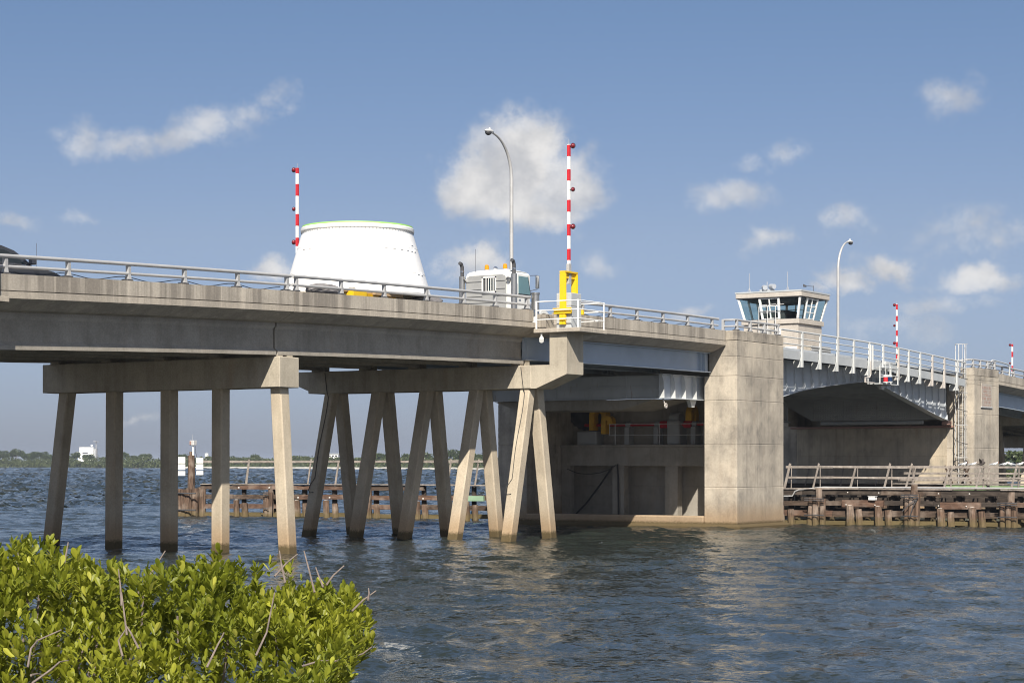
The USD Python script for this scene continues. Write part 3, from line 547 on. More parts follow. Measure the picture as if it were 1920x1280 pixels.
steel_span('blue grey steel span at the photo right edge beyond the signed pier', 72.05, 89.4)
span_rail('grey pipe railing at the photo right edge beyond the signed pier', [72.6, 74.9, 77.2, 79.5, 81.8, 84.1, 86.4, 88.7], -.40, -1, 72.2, 89.2)
concrete_span('farthest concrete approach span past the photo right edge', 89.45, 130.0)
# utility cable looping along the parapet top
for x0, x1, lab in ((-12.9, -.3, 'thin black cable drooping along the parapet at the photo left'), (18.5, 33.0, 'thin black cable drooping along the parapet beside the big pier')):
    P = []
    for x in np.linspace(x0, x1, 60):
        ph = (x + 10.82) / 2.65 if x < 10 else (x - 22.72) / 2.48
        P.append((x, -.22, float(zt(x)) + .02 + .13 * abs(math.cos(math.pi * ph)) ** 2))
    single('cable', tube(P, .014, 5), 'black_cable', lab, 'cable')

# pile bents
def pile(a, b, w=.5, ch=.045):
    a, b = np.asarray(a, float), np.asarray(b, float); h = w / 2
    sq = [(-h + ch, -h), (h - ch, -h), (h, -h + ch), (h, h - ch), (h - ch, h), (-h + ch, h), (-h, h - ch), (-h, -h + ch)]
    n = 10; V = []
    for f in np.linspace(0, 1, n): V += [a + (b - a) * f + (dx, dy, 0) for dx, dy in sq]
    Fc = []
    for i in range(n - 1):
        for j in range(8):
            p, q = i * 8 + j, i * 8 + (j + 1) % 8; Fc += [(p, q, q + 8), (p, q + 8, p + 8)]
    return trimesh.Trimesh(V, Fc, process=False)
t = thing('pile_bent', 'nearest concrete bent, five upright piles under one cap beam', 'bridge bent', (.5, 5.8, 0))
t.add('cap_beam', box(-.05, 1.05, 0, 11.7, 5.94, 7.03, .025), 'concrete_cap')
for gy in GY:
    for dx in (.22, .78): t.add('bearing_pad', box(dx - .16, dx + .16, gy - .24, gy + .24, 7.032, float(zt(dx)) - 2.222), 'concrete_cap')
for ty, by in ((.42, .0), (3.15, 3.13), (5.65, 5.62), (8.4, 8.4), (10.85, 11.7)):
    t.add('pile', pile((.45, ty, 5.945), (.38, by - (ty - by) * .4, -2.4)), 'concrete_pile')
t = thing('pile_bent', 'second concrete bent, five pairs of slanted piles under a cap with raised bracket', 'bridge bent', (16.8, 5.8, 0))
t.add('cap_beam', box(16.1, 17.5, -.35, 11.5, 6.38, 7.36, .025), 'concrete_cap')
t.add('cap_bracket', prism([(-.352, 6.382), (-.6, 6.38), (-2.12, 6.96), (-2.12, 8.68), (-1.28, 8.68), (-1.28, 7.36), (-.352, 7.36)], 'x', 16.12, 17.46), 'concrete_cap')
t.add('cap_end', prism([(11.5, 6.5), (12.3, 6.8), (12.3, 7.36), (11.5, 7.36)], 'x', 16.12, 17.46), 'concrete_cap')
for gy in GY: t.add('bearing_pad', box(16.2, 16.44, gy - .22, gy + .22, 7.362, float(zt(16.3)) - 2.222), 'concrete_cap')
for gy in GY: t.add('bearing_pad', box(16.62, 16.95, gy - .22, gy + .1, 7.362, float(zt(16.8)) - 2.052), 'concrete_cap')
for i, y in enumerate((.0, 2.6, 5.2, 7.8, 10.4)):
    b = -.12 if i == 0 else 0
    t.add('pile', pile((16.45, y, 6.39), (14.05, y + b - .1, -2.2)), 'concrete_pile')
    t.add('pile', pile((17.12, y + .02, 6.39), (18.45, y + b + .05, -2.2)), 'concrete_pile')
for yy, lab in ((.02, 'thin dark conduit running down the front slanted pile'), (10.42, 'thin dark conduit down the far left slanted pile')):
    def on(z, dy=0): f = (6.39 - z) / 8.59; return (16.45 - 2.4 * f - .265, yy + dy - .05, z)
    P = [(16.08, yy + .1, 7.3), (16.08, yy - .02, 6.4)] + [on(z, .03 * math.sin(z * 2)) for z in np.linspace(6.2, 2.6, 14)] + [on(2.3, .16), on(2.05, .22), on(1.95, .1), on(1.97, -.08)]
    single('conduit', tube(P, .017, 5), 'black_cable', lab, 'conduit')
t = thing('pile_bent', 'dark concrete bent seen past the signed pier at the photo right edge', 'bridge bent', (89.9, 5.8, 0))
t.add('cap_beam', box(89.2, 90.6, -1.2, 12.2, 6.0, 7.02, .025), 'concrete_cap')
for y in (.0, 2.6, 5.2, 7.8, 10.4):
    t.add('pile', pile((89.6, y, 6.01), (87.4, y, -2.2)), 'concrete_pile'); t.add('pile', pile((90.2, y, 6.01), (92.4, y, -2.2)), 'concrete_pile')
t = thing('pile_bent', 'farthest concrete bent under the last approach span', 'bridge bent', (108, 5.8, 0))
t.add('cap_beam', box(107.4, 108.6, -.2, 12.2, 4.5, 5.5, .025), 'concrete_cap')
for y in (.3, 3, 5.7, 8.4, 11.2): t.add('pile', pile((108, y, 4.51), (108, y, -2)), 'concrete_pile')

# bascule piers
def lifts(x0, x1, y0, y1, z0, ztop, joints, g=.004):
    zs = [z0] + [z for z in joints if z0 < z < ztop] + [ztop]; out = []
    for a, b in zip(zs[:-1], zs[1:]): out.append(box(x0, x1, y0, y1, a + g / 2, b - g / 2, .02))
    out.append(box(x0 + .02, x1 - .02, y0 + .02, y1 - .02, z0 + .03, ztop - .03)); return out
J = [2.05, 4.19, 6.34, 8.50]
def top_z(x0, x1): return float(zt((x0 + x1) / 2))
def pier_column(T, name, x0, x1, y0, y1, ya, yb, zsplit, **kw):
    """column with a wide foot [y0, y1] up to zsplit and a narrower head [ya, yb] with a cap course under the parapet line."""
    z1 = top_z(x0, x1) - .5
    m = lifts(x0, x1, y0, y1, -2.0, zsplit, J) + lifts(x0, x1, ya, yb, zsplit + .001, z1, J)
    c = T.add(name, m, 'concrete_pier'); T.add('parapet', box(x0, x1, ya if ya < 5 else yb - .9, yb if ya > 5 else ya + .92, z1 + .015, z1 + .5, .02), 'concrete_head'); return c
p1 = thing('bascule_pier', 'big open concrete pier in mid photo with machinery inside', 'bridge pier', (36.5, 5.8, 0))
pier_column(p1, 'column', 33.85, 39.2, -1.2, .6, -1.2, .36, 7.55)
pier_column(p1, 'column', 33.85, 39.2, 11.0, 12.8, 11.72, 12.8, 7.55)
p1.add('footing', hull([(x, y, z) for x, y in ((33.55, -1.5), (39.5, -1.5), (39.5, 13.1), (33.55, 13.1)) for z in (-2, .12)] + [(x, y, .24) for x, y in ((33.7, -1.32), (39.3, -1.32), (39.3, 12.9), (33.7, 12.9))]), 'concrete_pier')
p1.add('front_sill', box(33.7, 34.5, .6, 11.0, -1, .63, .06), 'concrete_pier')
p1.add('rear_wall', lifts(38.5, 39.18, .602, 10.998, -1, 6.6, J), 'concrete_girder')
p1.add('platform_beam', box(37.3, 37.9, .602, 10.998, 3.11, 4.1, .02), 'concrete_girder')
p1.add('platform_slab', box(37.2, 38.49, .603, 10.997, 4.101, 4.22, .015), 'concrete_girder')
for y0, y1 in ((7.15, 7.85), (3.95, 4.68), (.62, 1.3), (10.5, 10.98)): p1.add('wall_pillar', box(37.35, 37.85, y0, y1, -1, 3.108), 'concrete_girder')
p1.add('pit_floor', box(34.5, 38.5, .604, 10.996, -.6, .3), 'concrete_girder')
# reserve strip of deck over the pier
t = thing('pier_deck', 'road deck over the big machinery pier', 'bridge deck', (36.5, 5.8, 9.2)); xs = nseg(33.84, 39.3)
t.add('deck_slab', sweep([(.38, -.75), (.38, -.5), (11.6, -.5), (11.6, -.75)], xs, zt), 'concrete_edge')
# fallen rope and cables inside the pit
single('hanging_cable', tube([(37.1, 10.1, .4), (37.05, 9.3, 1.1), (37.0, 8.4, 2.1), (37.0, 7.65, 3.05), (37.2, 7.45, 3.2), (37.28, 7.45, 2.4), (37.28, 7.43, .4)], .045, 6), 'black_cable', 'black hose hanging diagonally inside the dark pier pit', 'hose')
single('hanging_cable', tube([(37.25, 10.6, 2.95), (37.2, 9.9, 2.72), (37.2, 9.2, 2.66), (37.2, 8.5, 2.75), (37.25, 7.8, 2.98)], .02, 5), 'black_cable', 'thin sagging wire under the machinery beam in the pier', 'cable')
# machinery: drive shaft line with yellow gear guards
# the machinery stands on the platform, set back from the pier mouth
class Shift:
    def add(s, name, mesh, mat, **k):
        mesh = cat(mesh) if isinstance(mesh, (list, tuple)) else mesh; return s.t.add(name, trimesh.Trimesh(np.asarray(mesh.vertices) + (.42, .3, 0), mesh.faces, process=False), mat, **k)
m = Shift(); m.t = thing('drive_machinery', 'red drive shaft with yellow gear guards on the dark pier platform', 'machinery', (37.6, 5.8, 4.22))
m.add('drive_shaft', cyl((37.55, 1.0, 5.28), (37.55, 9.6, 5.28), .075), 'red_paint')
for y in (4.75, 3.35): m.add('coupling', cyl((37.55, y - .22, 5.28), (37.55, y + .22, 5.28), .19, 16), 'red_paint')
m.add('gear_motor', [box(37.2, 38.1, 3.7, 4.45, 4.23, 5.5, .06), cyl((37.6, 3.8, 5.6), (37.6, 4.35, 5.6), .3, 16)], 'dull_steel')
for y in (5.15, 2.95, 6.9, 1.1): m.add('bearing', [box(37.3, 37.85, y - .14, y + .14, 4.23, 5.15, .02), cyl((37.55, y - .13, 5.28), (37.55, y + .13, 5.28), .16, 14)], 'dull_steel')
def guard(y, w, x, rad, zc, zb):
    a = np.linspace(-.15, math.pi + .15, 14); outer = [(x + rad * math.cos(k), zc + rad * math.sin(k)) for k in a]; inner = [(x + (rad - .3) * math.cos(k), zc + (rad - .3) * math.sin(k)) for k in a[::-1]]
    return prism([(x + rad, zb)] + outer + [(x - rad, zb), (x - rad + .3, zb)] + inner + [(x + rad - .3, zb)], 'y', y - w / 2, y + w / 2)
def guard_x(x, w, yc, rad, zc, zb0, zb1):
    a = np.linspace(0, math.pi, 14); o = [(yc + rad * math.cos(k), zc + rad * math.sin(k)) for k in a]; i = [(yc + (rad - .28) * math.cos(k), zc + (rad - .28) * math.sin(k)) for k in a[::-1]]
    return prism([(yc + rad, zb1)] + o + [(yc - rad, zb0), (yc - rad + .28, zb0)] + i + [(yc + rad - .28, zb1)], 'x', x, x + w)
m.add('gear_guard', guard_x(37.2, .5, 8.62, .52, 5.75, 5.2, 5.0), 'dark_yellow'); m.add('gear_guard', guard_x(37.0, .4, 7.95, .34, 5.45, 5.3, 4.8), 'dark_yellow')
m.add('gear_guard', guard(3.15, .34, 37.6, .42, 5.8, 5.45), 'dark_yellow'); m.add('gear_guard', guard(1.85, .3, 37.5, .36, 5.35, 4.6), 'dark_yellow'); m.add('gear_guard', guard_x(37.1, .4, .98, .4, 5.3, 4.9, 4.7), 'dark_yellow')
m.add('brake_box', box(37.2, 38, 8.7, 9.9, 4.23, 4.95, .04), 'dull_steel')
g = np.linspace(0, 2 * np.pi, 49)[:-1]
m.add('bull_gear', prism([(9.75 + (1.12 + (.07 if k % 2 else 0)) * math.cos(a), 6.2 + (1.12 + (.07 if k % 2 else 0)) * math.sin(a)) for k, a in enumerate(g)], 'x', 37.9, 38.2), 'dark_steel')
t = thing('work_railing', 'thin grey guard rail along the machinery platform edge', 'railing', (36.45, 4.5, 4.22))
for y in (7.65, 5.0, 2.4): t.add('post', cyl((37.3, y, 4.1), (37.3, y, 5.32), .022, 6), 'galvanised_light')
for z in (4.72, 5.30): t.add('rail', cyl((37.3, 8.0, z), (37.3, 2.0, z), .02, 6), 'galvanised_light')
for y in (8.0, 2.0): t.add('rail', cyl((37.3, y, 4.72), (37.3, y, 5.3), .02, 6), 'galvanised_light')
lf = thing('light_fixture', 'lit white tube light under the counterweight edge in the pier', 'light', (34.6, 6.85, 5.95))
lf.add('tube', box(34.55, 34.67, 6.5, 7.2, 5.88, 6.0), 'lamp_tube'); lf.add('housing', box(34.53, 34.69, 6.48, 7.22, 6.002, 6.05), 'white_paint')

# bascule leaves
def zf_top(x): return zt(x) - 1.08
def leaf_bottom(x):
    return np.interp(x, [39, 42.5, 44.5, 48, 51.2, 52.7, 53.1, 55, 57.3, 59.8, 62.5, 65.2, 66.6], [6.25, 6.88, 7.2, 7.56, 7.82, 7.93, 7.96, 7.93, 7.50, 7.05, 6.58, 6.12, 5.94])
def zl(x): return zt(x) + 0.37 - 0.013 * np.maximum(0, np.asarray(x, float) - 52)       # top rail of the leaf parapet
def web(x0, x1, y, th, n=16):
    xs = np.linspace(x0, x1, n); P = [(x, float(leaf_bottom(x))) for x in xs] + [(x, float(zf_top(x))) for x in xs[::-1]]
    return prism(P, 'y', y - th / 2, y + th / 2)
def flange(x0, x1, y, w, zf, th=.035, n=16):
    xs = np.linspace(x0, x1, n); P = [(x, float(zf(x))) for x in xs] + [(x, float(zf(x)) + th) for x in xs[::-1]]
    return prism(P, 'y', y - w / 2, y + w / 2)
def rivets(pts, r=.018, d=(0, -1, 0)):
    out = []; d = np.asarray(d, float)
    for p in pts:
        p = np.asarray(p, float); u, w = frame_of(d); out.append(trimesh.Trimesh([p + d * r] + [p + r * (math.cos(a) * u + math.sin(a) * w) for a in (0, 1.57, 3.14, 4.71)], [(0, 1, 2), (0, 2, 3), (0, 3, 4), (0, 4, 1)], process=False))
    return cat(out)
def leaf(label, x0, x1, postx, rust):
    t = thing('bascule_leaf', label, 'drawbridge leaf', ((x0 + x1) / 2, 5.8, float(zt((x0 + x1) / 2)) - .5))
    xs = nseg(x0, x1)
    t.add('deck_slab', sweep([(-.75, -.62), (-.75, -.5), (12.35, -.5), (12.35, -.62)], xs, zt), 'leaf_steel')
    for y0, y1 in ((-.93, -.87), (12.47, 12.53)):
        t.add('fascia_plate', sweep([(y0, -1.47), (y1, -1.47), (y1, -1.02), (y0, -1.02)], xs, zl), 'grey_paint')
    for gy in (.35, 11.25):
        g = t.add('main_girder', [web(x0, x1, gy, .03), flange(x0, x1, gy, .46, lambda x: leaf_bottom(x) - .036), flange(x0, x1, gy, .40, lambda x: zf_top(x) - .0)], 'leaf_steel')
        n = int((x1 - x0) / 1.12); rp = []
        for k in range(n + 1):
            x = x0 + .25 + k * (x1 - x0 - .5) / n; s = -1 if gy < 5 else 1
            zb, ztp = float(leaf_bottom(x)), float(zf_top(x))
            y0 = gy + s * .016
            g.add('stiffener', prism([(y0, zb + .03), (y0 + s * .2, zb + .03), (y0 + s * .2, zb + .22), (y0 + s * .075, zb + .6), (y0 + s * .06, ztp - .02), (y0, ztp - .02)], 'x', x - .012, x + .012), 'leaf_steel')
            if gy < 5: rp += [(x + dx, y0, z) for z in np.arange(zb + .12, ztp - .05, .14) for dx in (-.07, .07)]
        if gy < 5: g.add('rivet_rows', rivets(rp), 'rusty_steel', kind='stuff')
    for k, x in enumerate(np.linspace(x0 + .6, x1 - .6, 6)):
        zb = max(float(leaf_bottom(x)) + .05, float(zt(x)) - 2.1)
        t.add('floor_beam', box(x - .1, x + .1, .367, 11.233, zb, float(zt(x)) - .63), 'dull_steel')
    for y in np.linspace(1.6, 10, 6): t.add('stringer', sweep([(y - .08, -.98), (y + .08, -.98), (y + .08, -.622), (y - .08, -.622)], xs, zt), 'dull_steel')
    for side, yy in ((-1, -.98), (1, 12.58)):
        ra = t.add('leaf_railing', tube([(x, yy, float(zl(x))) for x in nseg(x0 + .1, x1 - .1)], .05, 8), 'rail_steel', smooth=40)
        for dz, rr in ((-.36, .034), (-.70, .034)): ra.add('rail', tube([(x, yy, float(zl(x)) + dz) for x in nseg(x0 + .1, x1 - .1)], rr, 8), 'rail_steel', smooth=40)
        for k, x in enumerate(postx):
            z = float(zl(x)); s = side
            ra.add('post', [prism([(yy, z - 1.85), (yy + s * .06, z - 1.85), (yy + s * .06, z + .02), (yy - s * .02, z + .02), (yy - s * .04, z - 1.0)], 'x', x - .075, x + .075),
                            box(x - .012, x + .012, min(yy - s * .5, yy), max(yy - s * .5, yy), z - 1.85, z - 1.48),
                            box(x - .42, x - .08, yy - .02, yy + .02, z - 1.85, z - 1.82),
                            prism([(x - .42, z - 1.82), (x - .074, z - 1.82), (x - .074, z - 1.25)], 'y', yy - .01, yy + .01)],
                   'rusty_steel' if (k in rust and side < 0) else 'rail_steel')
    return t
leafL = leaf('pale blue steel drawbridge leaf with white rails, next to the big machinery pier', 39.25, 52.72, [41.94, 44.26, 46.51, 48.78, 50.96], [])
leafR = leaf('pale blue steel drawbridge leaf with rusty posts, next to the signed pier', 52.78, 66.55, [53.0, 55.3, 56.9, 58.7, 60.7, 62.7, 64.9], [1, 4, 5])
# tail of the left leaf: counterweight box out of the pier, stiffened side plate
leafL.add('tail_girder', [box(29.9, 34.6, .98, 1.02, 6.40, 7.52), box(29.85, 34.6, .72, 1.2, 6.365, 6.398), box(29.9, 34.6, .80, 1.2, 7.522, 7.55)], 'leaf_steel')
for k, x in enumerate((29.92, 31.05, 32.15, 33.3)): leafL.add('tail_stiffener', prism([(.978, 6.4), (.72, 6.4), (.76, 7.2), (.86, 7.52), (.978, 7.52)], 'x', x - .012, x + .012), 'rail_steel')
leafL.add('tail_rivets', rivets([(x, .978, z) for x in np.arange(30.05, 33.8, .15) for z in (6.47, 6.56, 7.44)] + [(x + dx, .978, z) for x in (29.92, 31.05, 32.15, 33.3) for dx in (-.07, .07) for z in np.arange(6.6, 7.4, .13)]), 'rusty_steel', kind='stuff')
leafL.add('counterweight_plate', [box(30.36, 30.42, 1.03, 10.95, 6.40, 7.5), box(30.33, 30.36, 1.03, 10.95, 6.93, 6.98)] + [box(30.33, 30.36, y - .05, y + .05, 6.40, 7.5) for y in (3.1, 5.1, 7.1, 9.1)] + [box(30.25, 30.42, 1.03, 10.95, 6.365, 6.398)], 'leaf_steel')
leafL.add('plate_rivets', rivets([(30.33, y, z) for y in np.arange(1.2, 10.9, .16) for z in (6.46, 6.88, 7.03, 7.44)] + [(30.36, yc + dy, z) for yc in (3.1, 5.1, 7.1, 9.1) for dy in (-.1, .1) for z in np.arange(6.55, 7.4, .12)], .02, (-1, 0, 0)), 'dull_steel', kind='stuff')
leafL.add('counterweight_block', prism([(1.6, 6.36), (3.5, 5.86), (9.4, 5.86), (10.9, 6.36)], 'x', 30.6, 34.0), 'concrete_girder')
leafL.add('tail_girder', box(29.9, 34.6, 10.97, 11.0, 6.40, 7.52), 'leaf_steel')
tb = leafL.add('lock_bracket', [prism([(32.9, 6.36), (33.6, 6.36), (33.35, 6.0), (33.1, 6.0)], 'y', .9, 1.1)], 'rail_steel')
leafL.add('pulley', [lathe([(.05, -.03), (.13, -.03), (.13, .03), (.05, .03), (.05, -.03)], (0, 0, 0), 14).apply_transform(trimesh.transformations.rotation_matrix(math.pi / 2, (1, 0, 0))).apply_translation((30.2, .8, 6.02)), beam((30.0, .85, 6.36), (30.12, .8, 6.05), .05, .05)], 'rusty_steel')
# bulkhead of the right leaf with its rivet rows, seen under the arch
bz0, bz1 = 6.0, 8.25
leafR.add('bulkhead_plate', [prism([(.37, bz0), (9.4, bz0), (11.2, bz0 + .95), (11.2, bz1), (.37, bz1)], 'x', 66.30, 66.34)] + [box(66.27, 66.30, y - .03, y + .03, bz0 + .02, bz1) for y in (2.6, 4.9, 7.2, 9.3)], 'dull_steel')
rp = [(66.29, y0 + dy, z) for i, z in enumerate(np.arange(bz0 + .12, bz1 - .1, .13)) for y0 in (.6, 2.9, 5.2, 7.5) for dy in np.arange(.1, 1.5 + .4 * ((i * 7) % 3), .12) if (i % 5) != 3]
leafR.add('bulkhead_rivets', rivets(rp, .034, (-1, 0, 0)), 'rail_steel', kind='stuff')
leafR.add('trunnion_tube', cyl((66.9, 2.0, 5.86), (66.9, 9.0, 5.86), .13, 14), 'grey_paint')
leafR.add('heel_shoe', [box(66.5, 67.2, .2, .62, 5.66, 5.93, .03)], 'faded_red')

# the second bascule pier
p2 = thing('bascule_pier', 'solid concrete pier right of the arch carrying the red lettered board', 'bridge pier', (69.7, 5.8, 0))
pier_column(p2, 'column', 67.4, 72.0, -1.2, .62, -1.2, .2, 8.2)
pier_column(p2, 'column', 67.4, 72.0, 10.98, 12.8, 11.6, 12.8, 5.66)
p2.add('front_wall', lifts(67.4, 68.2, .622, 10.978, -2, 5.5, [2.0, 3.7]), 'concrete_wall')
p2.add('wall_ledge', box(67.28, 68.2, .15, 11.4, 5.502, 5.63, .01), 'faded_red')
p2.add('rear_wall', lifts(71.2, 71.98, .622, 10.978, -2, 6.5, [2.0, 3.7]), 'concrete_wall')
p2.add('footing', box(67.0, 72.4, -1.6, 13.2, -2, .22, .05), 'concrete_pier')
t = thing('pier_deck', 'road deck over the signed pier', 'bridge deck', (69.7, 5.8, 9.0)); t.add('deck_slab', sweep([(.1, -.75), (.1, -.5), (11.7, -.5), (11.7, -.75)], nseg(66.6, 72.02), zt), 'concrete_edge')
# railings on the pier heads
def pier_rail(label, x0, x1, y, posts, ends):
    t = thing('bridge_railing', label, 'railing', ((x0 + x1) / 2, y, top_z(x0, x1)))
    for h, rr in ((.53, .058), (.22, .048)): t.add('rail', tube([(x0 + .1, y, top_z(x0, x1) + h), (x1 - .1, y, top_z(x0, x1) + h)], rr, 10), 'galvanised', smooth=40)
    for x in posts: t.add('post', rail_post(x, y, top_z(x0, x1)), 'galvanised'); t.add('post_foot', rail_foot(x, y, top_z(x0, x1)), 'dark_steel')
    for h, rr in ((.53, .055), (.22, .045)): t.add('rail', tube([(x0 + .16, y + .05, top_z(x0, x1) + h), (x0 + .16, -.35, top_z(x0, x1) + h)], rr, 10), 'galvanised', smooth=40)
    t.add('post', box(x0 + .1, x0 + .22, -.42, -.3, top_z(x0, x1), top_z(x0, x1) + .57), 'galvanised')
    return t
pier_rail('short grey pipe railing on top of the big machinery pier', 33.85, 39.2, -1.0, [34.2, 35.7, 37.3, 38.9], True)
pier_rail('short grey pipe railing on top of the signed pier', 67.4, 72.0, -1.0, [67.7, 69.0, 70.3, 71.7], True)
span_rail('far side pipe railing behind the control house', list(np.arange(72.6, 128, 2.65)), 12.0, 1, 72.2, 128)
# board with faded red lines of lettering, too worn to read
t = thing('notice_board', 'weathered board with rows of faded red lettering on the pier', 'sign', (69.6, -1.22, 7.5))
t.add('board', box(68.62, 70.5, -1.245, -1.203, 6.86, 8.32, .006), 'faded_board'); t.add('frame_ledge', box(68.56, 70.66, -1.27, -1.203, 6.78, 6.855, .006), 'galvanised_light')
rr = R
for k, (z, h) in enumerate(((8.06, .16), (7.83, .16), (7.6, .16), (7.37, .16), (7.14, .15), (6.95, .08))):
    x = 68.74 + (.08 if k in (1, 4) else 0); out = []
    while x < 70.38 - (.12 if k in (2, 4) else 0):
        w = rr.uniform(.07, .12) * (.6 if h < .1 else 1)
        if rr.random() > .12:
            out.append(box(x, x + w * .3, -1.2475, -1.2445, z - h / 2, z + h / 2)); kind = rr.randrange(4)
            if kind != 1: out.append(box(x + w * .3, x + w * .85, -1.2475, -1.2445, z + h / 2 - h * .22, z + h / 2))
            if kind != 2: out.append(box(x + w * .3, x + w * .85, -1.2475, -1.2445, z - h / 2, z - h / 2 + h * .22))
            if kind in (0, 3): out.append(box(x + w * .6, x + w * .85, -1.2475, -1.2445, z - h / 2, z + h / 2 - h * .25))
        x += w * 1.25
    t.add('lettering', out, 'faded_red', kind='stuff')
# caged ladder
t = thing('caged_ladder', 'tall caged steel ladder up the pier face right of the arch', 'ladder', (67.1, -.46, 2))
for y in (-.26, -.66): t.add('side_rail', box(67.16, 67.20, y - .025, y + .025, 1.2, 10.75), 'galvanised_light')
for k in range(26): t.add('rung', cyl((67.18, -.26, 1.4 + k * .33), (67.18, -.66, 1.4 + k * .33), .014, 6), 'dark_steel')
for k in range(8):
    z = 3.6 + k * 1.02; t.add('hoop', tube([(67.18 - .62 * math.sin(a), -.46 + .38 * math.cos(a), z + (.0 if k % 2 == 0 or z > 9 else .16 * math.cos(a))) for a in np.linspace(0, math.pi, 13)], .022, 5), 'galvanised_light' if k % 2 == 0 or z > 9 else 'dark_steel')
for a in (.35, .95, 1.57, 2.2, 2.8): t.add('cage_bar', cyl((67.18 - .6 * math.sin(a), -.46 + .37 * math.cos(a), 3.6), (67.18 - .6 * math.sin(a), -.46 + .37 * math.cos(a), 10.74), .016, 5), 'galvanised_light')
single('hose_loop', tube([(67.0 - .25 * math.sin(a * 2), -.46 + .42 * math.cos(a), 3.2 + .28 * math.sin(a)) for a in np.linspace(0, 6.28, 30)], .025, 6), 'dark_steel', 'dark coiled hose hung at the foot of the caged ladder', 'hose')
single('gate_pipe', tube([(71.3, -.9, 9.1), (71.3, -.9, 9.65), (71.4, -.9, 9.86), (71.7, -.9, 9.93), (75.4, -.6, 9.83), (75.75, -.6, 9.75), (75.85, -.6, 9.5), (75.85, -.55, 8.9)], .045, 8), 'rail_steel', 'pale bent pipe frame over the railing beside the signed pier', 'pipe frame', smooth=40)
# inspection platform with channel lights hung at mid span
t = thing('inspection_platform', 'small hanging steel platform with channel lights at the middle of the arch', 'platform', (52, -1.3, 8))
t.add('floor', box(50.7, 53.45, -1.75, -1.0, 7.68, 7.73), 'rail_steel')
for x in (50.75, 52.35, 53.4):
    for y in ((-1.72,) if x != 53.4 else (-1.72, -1.05)): t.add('post', box(x - .04, x + .04, y - .03, y + .03, 7.73, 8.72), 'rail_steel')
for z in (8.62, 8.2): t.add('rail', cyl((50.75, -1.72, z), (53.4, -1.72, z), .03, 6), 'rail_steel')
for x in (50.75, 53.4): t.add('hanger', box(x - .035, x + .035, -1.06, -.99, 7.73, 8.7), 'rail_steel')
t.add('ladder_bar', tube([(50.2, -1.4, 8.95), (50.2, -1.4, 8.2), (50.0, -1.4, 8.02), (49.4, -1.4, 8.0)], .035, 6), 'rusty_steel'); t.add('arm', box(49.4, 50.7, -1.42, -1.36, 7.72, 7.78), 'rusty_steel'); t.add('arm_post', box(49.42, 49.5, -1.43, -1.35, 7.72, 8.0), 'rusty_steel')
for x, mt_, nm in ((51.15, 'red_paint', 'red'), (51.75, 'blue_lens', 'dark blue')):
    z = 7.95 if nm == 'red' else 7.98; l = t.add('channel_light', lathe([(0, -.13), (.13, -.13), (.13, .13), (0, .13)], (x, -1.9, z), 16), mt_, nm + ' channel light')
    l.add('light_cap', lathe([(0, .132), (.15, .132), (.12, .22), (.03, .26), (0, .26)], (x, -1.9, z), 16), 'rail_steel'); l.add('light_stem', cyl((x, -1.9, z + .25), (x, -1.9, 8.9), .022, 6), 'rail_steel'); l.add('light_base', lathe([(0, -.19), (.16, -.19), (.16, -.132), (0, -.132)], (x, -1.9, z), 16), 'rail_steel')
t.add('junction_box', box(51.45, 51.9, -1.8, -1.6, 8.78, 8.98, .02), 'rail_steel'); t.add('lower_bracket', box(51.55, 51.95, -1.5, -1.3, 7.4, 7.67, .02), 'rusty_steel')
for x in (51.0, 51.3): t.add('conduit', cyl((x, -1.06, 8.5), (x, -1.06, 9.9), .05, 8), 'rail_steel')
t.add('walk_plank', box(51.9, 54.6, -1.25, -1.02, 8.62, 8.68), 'dull_steel')
# ------------------------------------------------------------------ warning gates and their platform
t = thing('gate_platform', 'concrete balcony with white pipe rails holding the yellow gate machine', 'platform', (17, -1.7, 8.68))
t.add('slab', box(15.9, 18.2, -2.85, -.62, 8.682, 8.86, .02), 'concrete_edge')
for x, y in ((15.98, -.72), (15.98, -2.75), (18.1, -2.75)): t.add('rail_post', box(x - .026, x + .026, y - .026, y + .026, 8.86, 10.02), 'white_paint')
for z in (9.99, 9.62, 9.24):
    t.add('rail', cyl((15.98, -.72, z), (15.98, -2.75, z), .023, 8), 'white_paint', smooth=40); t.add('rail', cyl((15.98, -2.75, z), (18.1, -2.75, z), .023, 8), 'white_paint', smooth=40)
    t.add('rail', cyl((18.1, -2.75, z), (18.1, -.7, z), .023, 8), 'white_paint', smooth=40)
t.add('stub_wall', box(16.3, 16.95, -.98, -.55, 8.861, 9.5, .02), 'concrete_parapet')
t.add('floodlight', [cyl((16.02, -.95, 8.45), (15.85, -1.05, 8.35), .1, 10), box(16.0, 16.06, -.98, -.92, 8.45, 8.68)], 'white_paint')
